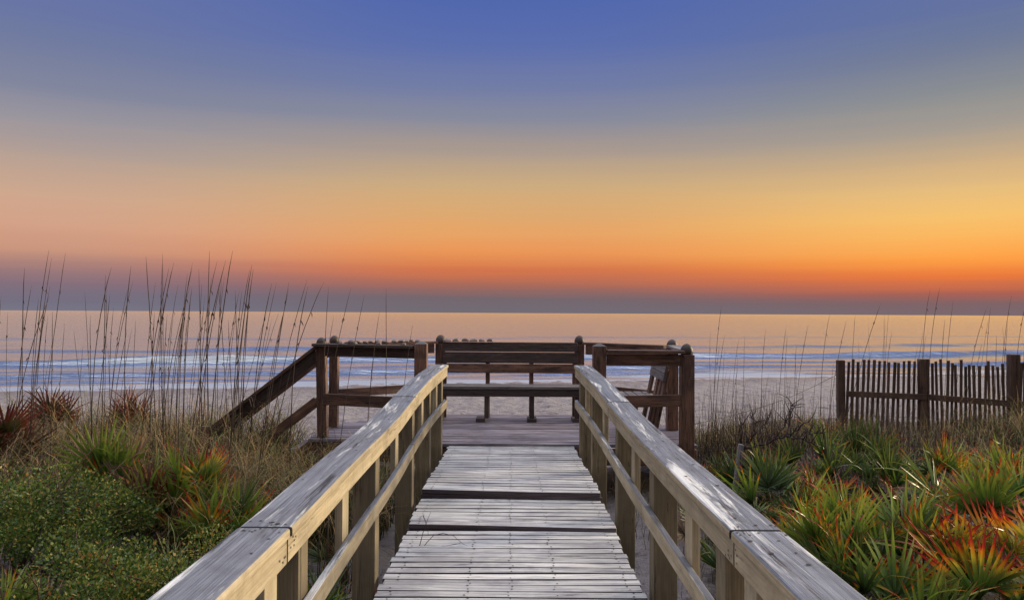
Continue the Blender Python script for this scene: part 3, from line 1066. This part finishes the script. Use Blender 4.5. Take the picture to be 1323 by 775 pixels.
M_FB = leafmat('palmetto_dead_brown', [(0, (0.06, 0.04, 0.025)), (0.5, (0.17, 0.10, 0.055)), (1, (0.26, 0.18, 0.11))], rough=0.7, trans=0.2)
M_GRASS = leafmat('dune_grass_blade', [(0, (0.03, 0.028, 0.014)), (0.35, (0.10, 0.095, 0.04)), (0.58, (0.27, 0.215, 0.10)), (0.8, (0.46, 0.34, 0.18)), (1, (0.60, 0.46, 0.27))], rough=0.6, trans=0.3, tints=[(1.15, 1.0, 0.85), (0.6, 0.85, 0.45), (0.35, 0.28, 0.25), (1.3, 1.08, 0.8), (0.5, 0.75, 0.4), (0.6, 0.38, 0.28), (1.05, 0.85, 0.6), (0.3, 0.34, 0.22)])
M_OAT = leafmat('dry_stalk', [(0, (0.05, 0.035, 0.025)), (0.5, (0.055, 0.035, 0.026)), (1, (0.09, 0.055, 0.04))], rough=0.7, trans=0.1)


def blade(bm, pts, widths, side, v, fold=0.0, mat=0):
    """leaf strip with a centre fold; UV.x = base..tip, UV.y = v"""
    uvl = bm.loops.layers.uv.active
    n = len(pts)
    rows = []
    for i, p in enumerate(pts):
        p = Vector(p)
        d = (Vector(pts[min(i + 1, n - 1)]) - Vector(pts[max(i - 1, 0)])).normalized()
        s = Vector(side)
        s = (s - d * s.dot(d)).normalized()
        u = s.cross(d)
        w = widths[i] / 2
        if fold > 0:
            rows.append([bm.verts.new(p - s * w), bm.verts.new(p - u * w * fold), bm.verts.new(p + s * w)])
        else:
            rows.append([bm.verts.new(p - s * w), bm.verts.new(p + s * w)])
    for i in range(n - 1):
        u0, u1 = i / (n - 1), (i + 1) / (n - 1)
        for k in range(len(rows[0]) - 1):
            f = bm.faces.new((rows[i][k], rows[i][k + 1], rows[i + 1][k + 1], rows[i + 1][k]))
            f.smooth = True
            f.material_index = mat
            for lp, uu in zip(f.loops, (u0, u0, u1, u1)):
                lp[uvl].uv = (uu, v)


def frond_mesh(nseg, span, Lf, stiff, seed, petiole, wid=0.03):
    rs = random.Random(seed)
    bm = new_bm()
    hub = Vector((0, petiole, 0.0))
    tube(bm, [(0, 0, 0), (0, petiole * 0.5, 0.015), hub], [0.009, 0.007, 0.006], 5)
    uvl = bm.loops.layers.uv.active
    for f in bm.faces:
        for lp in f.loops:
            lp[uvl].uv = (0.22, 0.5)
    for i in range(nseg):
        t = (i + 0.5) / nseg * 2 - 1
        a = t * span / 2 + rs.uniform(-.035, .035)
        L = Lf * (1 - 0.26 * abs(t) ** 2.0) * rs.uniform(0.86, 1.05)
        d = Vector((sin(a), cos(a), 0))
        up_ = Vector((0, 0, 1))
        lift = 0.28 * abs(t) + rs.uniform(-0.12, 0.10)       # fan is cupped
        droop = rs.uniform(0.0, 0.14) * (1 - stiff)
        if rs.random() < 0.14:
            droop += rs.uniform(0.15, 0.6)
        pts, ws = [], []
        m = 6
        for k in range(m + 1):
            q = k / m
            p = hub + d * (L * (q * (1 - 0.05 * q))) + up_ * (L * (lift * q * (0.6 + 0.4 * q) - droop * q * q * q))
            pts.append(p)
            ws.append(wid * (0.45 + 0.75 * q if q < 0.42 else 0.765 * (1 - ((q - 0.42) / 0.58) ** 1.7) + 0.03) * 1.15)
        sd_ = Vector((cos(a), -sin(a), rs.uniform(-.5, .5)))
        blade(bm, pts, ws, sd_, rs.random(), fold=0.55)
    return bm


FRONDS = {}
for key, (ns, sp_, Lf, st_, pet) in {'a': (20, 3.3, 0.50, 0.8, 0.42), 'b': (17, 2.7, 0.56, 0.9, 0.36), 'c': (22, 3.7, 0.46, 0.6, 0.48), 'd': (14, 2.2, 0.60, 0.85, 0.30), 'e': (18, 2.9, 0.52, 0.3, 0.44), 'f': (16, 2.4, 0.50, 0.95, 0.26)}.items():
    bm = frond_mesh(ns, sp_, Lf, st_, ord(key) * 7, pet)
    o = finish('frond', bm, M_FG)
    mesh0 = o.data
    bpy.data.objects.remove(o)
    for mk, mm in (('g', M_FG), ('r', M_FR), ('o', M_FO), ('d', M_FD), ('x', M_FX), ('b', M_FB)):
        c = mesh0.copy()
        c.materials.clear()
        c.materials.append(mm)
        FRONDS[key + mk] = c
    bpy.data.meshes.remove(mesh0)


def palmetto(x_, y_, size, mats, label, n=12, elev=(15, 82), group='saw palmettos on the dune', zoff=0.0, azs=None):
    g = ground_h(x_, y_, False)
    root = thing('saw_palmetto', label, 'palmetto', (x_, y_, g + zoff), group)
    a0 = rnd(0, 6.28)
    for i in range(n):
        t = (i + 0.5) / n
        key = random.choice('abcef' if t > 0.35 else 'bdf') + (random.choice(mats) if i < n - 2 or rnd() < 0.4 else 'b')
        o = bpy.data.objects.new('frond', FRONDS[key])
        COL.objects.link(o)
        o.parent = root
        e = radians(elev[1] + (elev[0] - elev[1]) * t ** 0.9 + rnd(-13, 13))
        azz = a0 + i * 2.39996 + rnd(-.3, .3) if azs is None else radians(rnd(*azs))
        s = size * rnd(0.8, 1.12)
        o.matrix_local = (Matrix.Translation((rnd(-.06, .06), rnd(-.06, .06), rnd(0, 0.08))) @ Matrix.Rotation(azz, 4, 'Z') @ Matrix.Rotation(e, 4, 'X')
                          @ Matrix.Rotation(rnd(-1.0, 1.0), 4, 'Y') @ Matrix.Rotation(rnd(-.25, .25), 4, 'Z') @ Matrix.Scale(s, 4))
    bm = new_bm()
    tube(bm, [(0, 0, -0.12 - zoff), (0.02, 0, 0.0), (0.03, 0.02, 0.10)], [0.07, 0.06, 0.045], 8)
    finish('trunk', bm, M_FPOST, root)
    return root


random.seed(77)
# (x pixel of the plant's middle, distance, size, colour mix, fronds, elevations, label)
PALM = [
    (1115, 9.2, 0.84, 'dgd', 13, (20, 85), 'tall bright palmetto with red tips in front of the first fence post'),
    (1070, 8.6, 0.85, 'dg', 11, (15, 80), 'dark green palmetto between the bare branches and the fence'),
    (985, 8.3, 0.85, 'ddg', 12, (15, 75), 'dark green palmetto at the foot of the bare branches'),
    (935, 8.6, 0.7, 'dd', 9, (20, 75), 'dark low palmetto beside the pale leaning stake'),
    (1060, 7.5, 0.62, 'oor', 7, (35, 85), 'small orange palmetto among dark green ones'),
    (1005, 7.2, 0.85, 'dgd', 12, (10, 65), 'spreading dark palmetto below the orange one'),
    (1150, 8.0, 0.76, 'ddg', 12, (15, 80), 'green palmetto beneath the tall red tipped one'),
    (1215, 8.6, 0.72, 'gdgo', 11, (25, 85), 'yellow green palmetto with orange tips below the middle fence post'),
    (1300, 8.0, 0.80, 'gdr', 12, (25, 85), 'palmetto with dark red tips under the widest fence post'),
    (1185, 7.0, 0.70, 'dgx', 10, (10, 60), 'low palmetto with drooping brown fans'),
    (1095, 6.5, 0.80, 'ggd', 11, (15, 75), 'dull green palmetto behind the red spiky fans'),
    (1270, 6.3, 1.0, 'ggg', 13, (25, 85), 'large upright green palmetto with stiff fans'),
    (1340, 6.6, 0.95, 'ggr', 12, (20, 80), 'green palmetto with orange blades at the picture edge'),
    (1050, 5.6, 0.86, 'rrg', 12, (40, 92), 'red tipped palmetto spiking beside the handrail cap joint'),
    (1100, 5.1, 0.86, 'rgd', 12, (25, 85), 'palmetto with many long red tips beside the handrail'),
    (1170, 5.6, 0.98, 'ggrd', 13, (15, 82), 'broad golden green palmetto with red tips on pale stems'),
    (1235, 5.2, 0.92, 'ggr', 12, (10, 75), 'low golden palmetto fanning toward the handrail'),
    (1325, 5.3, 0.95, 'orr', 12, (15, 78), 'fiery orange and red palmetto in the bottom corner'),
    (1290, 4.7, 0.88, 'rorg', 11, (10, 70), 'orange palmetto overlapping the bottom edge'),
    (1165, 4.6, 0.8, 'gdg', 11, (10, 70), 'green palmetto whose fans lie against the handrail foot'),
    (945, 5.6, 0.75, 'dgd', 10, (15, 75), 'green palmetto seen through the handrail under its mid rail'),
    (930, 6.6, 0.6, 'dd', 8, (15, 75), 'dark palmetto seen between the handrail posts'),
    (895, 8.8, 0.5, 'rrd', 7, (25, 80), 'small reddish palmetto at the platform corner post'),
]
for px_, d_, s_, mx, n_, ev_, lab in PALM:
    palmetto((px_ - 660) / F * d_, d_, s_, mx, lab, n_, ev_)
PALML = [
    (-8, 8.2, 1.1, 'x', 11, (35, 88), 'dark red palmetto at the picture edge by the sea oats', 0.15),
    (72, 10.3, 0.85, 'x', 9, (62, 90), 'short palmetto with red tips among the tall thin stalks', 0.15),
    (165, 10.0, 0.9, 'x', 9, (62, 90), 'palmetto fan with long dark red spikes in the dune grass', 0.15),
    (398, 9.0, 0.55, 'xrd', 8, (35, 85), 'tiny red palmetto below the stair rail', 0.0),
    (430, 8.6, 0.5, 'drx', 8, (25, 80), 'tiny green and red palmetto at the platform corner', 0.0),
    (150, 6.6, 0.88, 'go', 9, (62, 95), 'yellow green palmetto rising behind the leafy shrub', 0.12),
    (205, 6.3, 0.85, 'grox', 11, (52, 95), 'half brown palmetto with orange blades beside the shrub', 0.05),
    (248, 6.5, 0.92, 'gdr', 11, (58, 95), 'dense green palmetto close to the handrail', 0.05),
    (285, 6.1, 0.80, 'gdo', 10, (50, 92), 'upright palmetto whose blades almost touch the handrail cap', 0.0),
    (235, 5.5, 0.55, 'dgdb', 9, (15, 65), 'low palmetto with golden fans over dark leaves', 0.0),
    (15, 4.2, 0.62, 'gg', 8, (25, 75), 'fresh green palmetto blades in the bottom corner', 0.05),
    (405, 4.9, 0.6, 'gd', 9, (25, 80), 'green palmetto seen through the handrail', 0.0),
    (440, 6.2, 0.5, 'dx', 8, (20, 80), 'low dark palmetto behind the handrail posts', 0.0),
]
for px_, d_, s_, mx, n_, ev_, lab, zo in PALML:
    palmetto((px_ - 660) / F * d_, d_, s_, mx, lab, n_, ev_, 'saw palmettos in the dune grass', zo)
# one dead frond poking over the plank edge
bm = new_bm()
for k in range(4):
    p = at(492, 768, 4.55) + Vector((-0.03 + rnd(-.03, .03), rnd(-.05, .05), -0.08))
    q = p + Vector((rnd(-0.01, 0.10), rnd(-0.05, 0.1), rnd(0.12, 0.2)))
    blade(bm, [p, p.lerp(q, .5) + Vector((0, 0, .02)), q], [0.016, 0.018, 0.003], (0, 1, 0.3), rnd(), 0.4)
tag(finish('dead_leaf', bm, M_FX), 'dark red dead leaf poking over the plank edge', 'leaf')

# ------------------------------------------------------------------ sea oats stalks
random.seed(90)


def oat_mesh(seed):
    rs = random.Random(seed)
    bm = new_bm()
    lean = rs.uniform(-0.035, 0.035)
    bend = rs.uniform(-0.03, 0.09)
    n = 14
    pts, rad = [], []
    for i in range(n + 1):
        t = i / n
        pts.append(Vector((lean * t + bend * t ** 3 + 0.0008 * rs.uniform(-1, 1), 0.0, t)))
        rad.append(0.0024 * (1 - 0.62 * t) + (0.0004 if 0.66 < t < 0.95 else 0))
    rad[-1] = 0.0004
    tube(bm, pts, rad, 5)
    uvl = bm.loops.layers.uv.active
    for f in bm.faces:
        for lp in f.loops:
            lp[uvl].uv = (min(1, max(0, lp.vert.co.z)), 0.5)
    for k in range(rs.randint(1, 3)):                       # curled dry leaves left on the stalk
        t = rs.uniform(0.12, 0.5)
        p = pts[int(t * n)]
        sx = rs.choice((-1, 1))
        L = rs.uniform(0.03, 0.10)
        q = [p, p + Vector((sx * L * .35, 0, L * .55)), p + Vector((sx * L * .8, 0, L * .45)), p + Vector((sx * L * 0.95, 0, -L * .1))]
        blade(bm, q, [0.004, 0.0045, 0.004, 0.001], (0, 1, 0), rs.random())
    for k in range(2):                                      # few spikelets still hanging near the tip
        t = rs.uniform(0.7, 0.95)
        p = pts[int(t * n)]
        blade(bm, [p, p + Vector((rs.uniform(-.008, .008), 0, -0.012)), p + Vector((rs.uniform(-.01, .01), 0, -0.026))], [0.001, 0.004, 0.0005], (1, 0, 0), 0.5)
    return bm


OATS = []
for k in range(9):
    o = finish('sea_oat_stalk', oat_mesh(500 + k), M_OAT)
    OATS.append(o.data)
    bpy.data.objects.remove(o)


def oat(px_, top, d_, label, group, lean=None, th=1.0):
    x_ = (px_ - 660) / F * d_
    g = ground_h(x_, d_, False)
    zt = ZC - (top - 404.3 - (px_ - 660) * .0053) / F * d_
    h_ = max(0.4, zt - g)
    o = bpy.data.objects.new('sea_oat_stalk', random.choice(OATS))
    COL.objects.link(o)
    o.location = (x_, d_, g - 0.02)
    lx_ = rnd(-0.09, 0.11) if lean is None else lean * 0.8 + rnd(-0.045, 0.03)
    o.rotation_euler = (rnd(-.05, .05), lx_, rnd(-.5, .5))
    o.scale = (h_ * 0.9 * th, h_ * 0.9 * th, h_)
    return tag(o, label, 'sea oats', group)


LBL = 'tall thin dry sea oats stalk rising from the dune grass against the sky'
LG = 'sea oats stalks beside the beach stairs'
for px_, tp, ln in ((38, 318, .02), (33, 345, -.02), (46, 330, .08), (52, 322, .10), (10, 378, .05), (22, 365, .1), (3, 380, -.05), (35, 400, .0), (60, 405, -.05), (96, 440, 0),
                    (130, 352, .0), (134, 372, .0), (138, 360, .05), (142, 365, .06), (147, 395, -.06), (126, 405, -.05), (183, 345, .12), (180, 340, .16), (186, 362, .04), (192, 335, .10),
                    (205, 328, -.06), (212, 326, .02), (208, 340, .06), (217, 335, .08), (225, 350, -.02), (233, 360, .0), (236, 368, .02), (243, 330, .12), (240, 375, -.04), (250, 365, .1),
                    (258, 335, .0), (263, 322, .05), (268, 320, .07), (262, 345, -.03), (255, 380, .06), (275, 370, .10), (280, 355, .0), (292, 338, .03), (297, 345, .02), (301, 365, -.04),
                    (308, 345, .06), (314, 350, .02), (317, 372, -.04), (322, 362, .08), (330, 365, .1), (336, 390, .15), (345, 352, .20), (300, 395, .25), (318, 405, .3), (378, 367, .04),
                    (288, 402, .15), (272, 400, -.08), (170, 410, .05), (150, 420, .1), (197, 400, .06), (222, 395, .04), (70, 415, .06), (15, 400, -.04), (245, 405, .05), (310, 410, -.1)):
    oat(px_ - 30 * max(0, ln) * 1.2, tp, rnd(7.2, 9.8), LBL, LG, ln, rnd(0.8, 1.35))
for _ in range(34):
    px_ = random.choice((45, 135, 188, 212, 240, 262, 300, 318)) + rnd(-22, 22)
    oat(px_, rnd(335, 440), rnd(7.2, 10.2), LBL, LG, rnd(-0.12, 0.18), rnd(0.8, 1.4))
for px_, tp, ln in ((400, 362, .17), (418, 368, .03), (430, 375, .07), (412, 405, .02), (470, 398, .06), (498, 370, .06), (508, 415, .10), (476, 455, 0)):
    oat(px_, tp, rnd(7.9, 8.4), 'thin dry sea oats stalk standing up across the platform railing', 'sea oats stalks in front of the platform railing', ln, 0.9)
LBR = 'thin dry sea oats stalk standing between the platform and the fence'
RG = 'sea oats stalks between platform and fence'
for px_, tp, ln in ((919, 392, -.01), (921, 430, .04), (905, 500, 0), (914, 495, .01), (945, 435, -.02), (940, 470, .02), (981, 422, .0), (984, 480, .03), (1000, 418, .06), (1012, 430, .03), (1020, 415, .06),
                    (1032, 450, -.12), (1058, 403, .06), (1063, 410, .08), (1060, 440, .02), (1048, 470, .0), (1070, 465, 0.02), (960, 490, 0), (972, 505, .02), (1028, 480, .05), (990, 500, .0), (1040, 500, -.03), (933, 505, .03)):
    oat(px_, tp, rnd(9.6, 12.0), LBR, RG, ln, 1.05)
for _ in range(16):
    oat(rnd(905, 1078), rnd(420, 510), rnd(9.6, 12.0), LBR, RG, rnd(-0.08, 0.1), 0.85)
LBF = 'thin dry sea oats stalk rising behind or through the picket fence'
FG_ = 'sea oats stalks along the picket fence'
for px_, tp, ln in ((1090, 380, .32), (1098, 405, .10), (1140, 425, .05), (1180, 425, .03), (1188, 430, 0.03), (1192, 372, .05), (1197, 368, .08), (1215, 410, .0), (1217, 385, .06), (1228, 455, .15), (1242, 392, .06), (1272, 395, .05),
                    (1290, 378, .10), (1297, 415, 0.02), (1308, 365, .04), (1320, 400, .0), (1170, 445, -.03), (1255, 440, .02), (1281, 430, -.02), (1112, 450, .02)):
    oat(px_ - 14 * ln, tp, rnd(13.9, 14.6) if rnd() < 0.7 else rnd(11.8, 12.3), LBF, FG_, ln, 1.15)

for _ in range(12):
    oat(rnd(1095, 1320), rnd(395, 455), rnd(13.9, 14.6), LBF, FG_, rnd(-0.08, 0.12), 0.75)

# ------------------------------------------------------------------ dune grass (nobody could count it)
random.seed(120)


def grass(name, count, pick, hgt, curl, wid=0.0055):
    bm = new_bm()
    for _ in range(count):
        x_, y_, hs = pick()
        g = ground_h(x_, y_, False)
        h_ = rnd(*hgt) * hs
        a_ = rnd(0, 2 * pi)
        c_ = rnd(*curl)
        dx_, dy_ = cos(a_), sin(a_)
        pts, ws = [], []
        m = 7
        p = Vector((x_, y_, g - 0.02))
        th = rnd(0.02, 0.30)
        for k in range(m + 1):
            pts.append(p.copy())
            ws.append(wid * (1 - 0.82 * (k / m)) * (0.7 + 0.5 * (y_ / 9.0)))
            st_ = h_ / m * 1.25
            p = p + Vector((dx_ * sin(th), dy_ * sin(th), cos(th))) * st_
            th += c_ / m * (0.4 + 1.3 * k / m)
        blade(bm, pts, ws, (-dy_ + rnd(-.4, .4), dx_ + rnd(-.4, .4), 0), rnd())
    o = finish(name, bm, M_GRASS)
    o['kind'] = 'stuff'
    return o


tl = [(rnd(-7.6, -1.5), rnd(6.7, 11.3)) for _ in range(150)]


def pick_left():
    c = random.choice(tl)
    for _ in range(9):
        x_, y_ = c[0] + random.gauss(0, 0.17), c[1] + random.gauss(0, 0.17)
        if not (x_ < -1.25 and (y_ < 8.7 or x_ < -2.75 or y_ > 11.6)):
            c = random.choice(tl)
            continue
        px_ = 660 + x_ / y_ * F
        if px_ < 500:
            return x_, y_, (0.75 + 0.3 * mnoise.noise((x_ * .8, y_ * .8, 4))) * (1.0 - 0.2 * sm(-3.0, -1.5, x_))
    return -4.0, 9.0, 1


tr_ = [(rnd(2.2, 11.0), rnd(10.2, 13.2)) for _ in range(110)] + [(rnd(4.8, 10.5), rnd(9.0, 12.5)) for _ in range(70)]


def pick_right():
    for _ in range(30):
        c = random.choice(tr_)
        x_, y_ = c[0] + random.gauss(0, 0.2), c[1] + random.gauss(0, 0.2)
        if x_ > 2.35:
            return x_, y_, (1.0 - 0.5 * sm(4.6, 5.4, x_) * sm(7.6, 6.9, x_)) * (0.65 + 0.35 * sm(4.0, 8.0, x_) + 0.3 * mnoise.noise((x_ * .8, y_ * .8, 8))) * 0.8
    return 5.0, 11.0, 1


def pick_floor():
    while True:
        s_ = random.choice((-1, 1))
        x_, y_ = s_ * rnd(1.2, 5.5), rnd(4.3, 9.5)
        if s_ > 0 or y_ < 8.5:
            return x_, y_, 0.6


grass('dune_grass', 13000, pick_left, (0.5, 1.2), (0.8, 4.4), 0.009)


def pick_rail():
    while True:
        x_, y_ = rnd(-2.9, -1.22), rnd(5.9, 8.6)
        if 660 + x_ / y_ * F < 520 and mnoise.noise((x_ * 1.5, y_ * 1.5, 6)) > -0.15:
            return x_, y_, 0.85


grass('dune_grass', 2600, pick_rail, (0.5, 1.0), (0.8, 4.0), 0.008)
grass('dune_grass', 8500, pick_right, (0.45, 0.95), (0.6, 3.8), 0.0075)
grass('dune_grass', 3500, pick_floor, (0.25, 0.7), (0.4, 2.6))


def pick_brush():
    while True:
        x_, y_ = rnd(2.2, 5.6), rnd(8.2, 11.2)
        if mnoise.noise((x_ * 1.1, y_ * 1.1, 2)) > -0.1:
            return x_, y_, 1.0


br = grass('dry_brush', 1500, pick_brush, (0.3, 0.85), (-0.7, 1.0), 0.006)
br.data.materials.clear()
br.data.materials.append(M_OAT)

# ------------------------------------------------------------------ leafy shrub
random.seed(140)
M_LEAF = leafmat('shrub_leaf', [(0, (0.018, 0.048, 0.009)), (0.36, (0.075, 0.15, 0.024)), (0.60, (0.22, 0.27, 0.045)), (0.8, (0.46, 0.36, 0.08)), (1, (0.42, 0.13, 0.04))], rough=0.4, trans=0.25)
M_TWIG = leafmat('shrub_twig', [(0, (0.05, 0.03, 0.02)), (1, (0.13, 0.07, 0.045))], rough=0.8, trans=0.0)


def shrub(x_, y_, rx, ry, rz, leaves, twigs, label):
    g = ground_h(x_, y_, False)
    root = thing('leafy_shrub', label, 'shrub', (x_, y_, g), 'leafy shrubs beside the handrail')
    lumps = [(Vector((rnd(-.75, .75) * rx, rnd(-.75, .75) * ry, rnd(.25, .74) * rz)), rnd(0.09, 0.24)) for _ in range(36)]
    bm = new_bm()
    uvl = bm.loops.layers.uv.active
    for _ in range(leaves):
        c, r = random.choice(lumps)
        d = Vector((random.gauss(0, 1), random.gauss(0, 1), random.gauss(0.25, 1))).normalized()
        p = c + d * r * (rnd() ** 0.35) * rnd(0.85, 1.18)
        if p.z < 0.02:
            continue
        ln = rnd(0.012, 0.031)
        t = (d + Vector((rnd(-1, 1), rnd(-1, 1), rnd(-.5, 1)))).normalized()
        s_ = t.cross(Vector((rnd(-1, 1), rnd(-1, 1), rnd(-1, 1)))).normalized()
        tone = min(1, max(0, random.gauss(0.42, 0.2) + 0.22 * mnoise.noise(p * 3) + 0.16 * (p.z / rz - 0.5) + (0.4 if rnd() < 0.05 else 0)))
        w_ = ln * rnd(0.22, 0.40)
        vs_ = [bm.verts.new(q) for q in (p, p + t * ln * .45 + s_ * w_, p + t * ln, p + t * ln * .45 - s_ * w_)]
        f = bm.faces.new(vs_)
        for lp in f.loops:
            lp[uvl].uv = (tone, rnd())
    finish('foliage', bm, M_LEAF, root)
    for k in range(twigs):
        c, r = random.choice(lumps)
        b = Vector((rnd(-.3, .3) * rx, rnd(-.3, .3) * ry, -0.05))
        e = c + Vector((rnd(-.3, .3), rnd(-.3, .3), r * rnd(0.8, 2.2)))
        m_ = b.lerp(e, .5) + Vector((rnd(-.12, .12), rnd(-.12, .12), rnd(0, .1)))
        bm = new_bm()
        tube(bm, [b, b.lerp(m_, .5), m_, m_.lerp(e, .5) + Vector((rnd(-.03, .03), rnd(-.03, .03), .02)), e], [0.009, 0.007, 0.0055, 0.004, 0.0015], 5)
        for j in range(4):
            a_ = m_.lerp(e, rnd(0, .9))
            q_ = a_ + Vector((rnd(-.14, .14), rnd(-.14, .14), rnd(.02, .14)))
            tube(bm, [a_, a_.lerp(q_, .5) + Vector((0, 0, .01)), q_], [0.0032, 0.0025, 0.001], 4)
        finish('branch', bm, M_TWIG, root)
    return root


shrub(-3.35, 5.6, 0.85, 0.6, 0.80, 19000, 14, 'broad leafy green shrub at the picture edge with tiny leaves')
shrub(-2.45, 4.9, 0.70, 0.5, 0.60, 16000, 14, 'leafy shrub with brown twigs close to the handrail')
shrub(-2.75, 4.2, 0.9, 0.4, 0.50, 15000, 12, 'low leafy shrub under the bottom edge beside fresh palmetto blades')

# ------------------------------------------------------------------ bare branched bush and pale stake
random.seed(155)
Nn = NT('dead_branch_bark')
Nn.bsdf(Nn.ramp(Nn.noise(Nn.vmul(Nn.pos(), (30, 30, 12)), 1.0, 4), [(0.3, (0.018, 0.012, 0.013)), (0.7, (0.06, 0.042, 0.042))]), 0.85)
M_BARK = Nn.m
dead = thing('bare_bush', 'dark leafless bush with crooked branches in front of the beach', 'bush', (0, 0, 0))


def branch_chain(pixels, d_, r0, r1, parent):
    bm = new_bm()
    pts = []
    for i, (a_, b_) in enumerate(pixels):
        pts.append(at(a_, b_, d_ + 0.12 * sin(i * 2.1)))
    fin = []
    for p, q in zip(pts, pts[1:]):
        for k in range(3):
            fin.append(p.lerp(q, k / 3) + Vector((rnd(-.012, .012), rnd(-.03, .03), rnd(-.012, .012))))
    fin.append(pts[-1])
    n = len(fin)
    tube(bm, fin, [r0 + (r1 - r0) * i / (n - 1) for i in range(n)], 6)
    for i in range(2, n - 1):
        for _ in range(2):
            if rnd() < 0.6:
                a_ = fin[i]
                q_ = a_ + Vector((rnd(-.15, .15), rnd(-.1, .1), rnd(.0, .2)))
                tube(bm, [a_, a_.lerp(q_, .5) + Vector((rnd(-.03, .03), 0, rnd(-.01, .03))), q_], [0.005, 0.0038, 0.0018], 4)
    o = finish('branch', bm, M_BARK, parent)
    return o


BD = 8.1
branch_chain([(958, 604), (956, 580), (957, 560), (958, 545)], BD, 0.017, 0.006, dead)
branch_chain([(956, 580), (966, 570), (975, 560), (985, 548), (996, 527)], BD, 0.013, 0.005, dead)
branch_chain([(975, 560), (976, 548), (972, 538), (974, 524)], BD, 0.010, 0.004, dead)
branch_chain([(958, 580), (978, 574), (1000, 567), (1014, 563), (1030, 566), (1045, 572), (1058, 576)], BD, 0.014, 0.005, dead)
branch_chain([(1014, 563), (1018, 548), (1020, 534), (1022, 522)], BD, 0.010, 0.004, dead)
branch_chain([(1014, 563), (1026, 556), (1036, 548), (1046, 542)], BD, 0.009, 0.004, dead)
branch_chain([(1000, 567), (1010, 552), (1020, 530), (1038, 522)], BD, 0.007, 0.003, dead)
branch_chain([(1026, 566), (1046, 560), (1066, 557)], BD, 0.008, 0.003, dead)
bm = new_bm()
p0, p1 = at(945, 640, 8.0), at(956, 573, 8.0)
board(bm, (p0.x - 0.03, 8.0, -0.6), (p1.x, 8.0, p1.z), 0.05, 0.05, side=(1, 0, 0), n=3)
tag(finish('wooden_stake', bm, M_CAP, None, 0.008), 'pale leaning stake beneath the bare crooked branches', 'stake')

# ------------------------------------------------------------------ grass sprig growing through the walkway
bm = new_bm()
for pix in (((543, 704), (546, 690), (550, 676), (557, 660)), ((549, 705), (556, 692), (566, 687), (580, 687), (592, 693), (605, 708)), ((547, 664), (553, 678), (554, 690)), ((572, 705), (580, 702), (592, 701), (596, 699))):
    pts = []
    n_ = len(pix)
    for i, (a_, b_) in enumerate(pix):
        base = 1630.0 / (704 - 404)
        pts.append(at(a_, b_, base))
    cur = [pts[0]] + [pts[i].lerp(pts[i + 1], .5) for i in range(n_ - 1)] + [pts[-1]]
    tube(bm, cur, [0.0032 - 0.0022 * i / (len(cur) - 1) for i in range(len(cur))], 5)
for v_ in bm.verts:
    v_.co.z = max(v_.co.z, 0.004)
tag(finish('grass_sprig', bm, M_OAT), 'thin arching grass sprig growing up between the walkway planks', 'grass sprig')
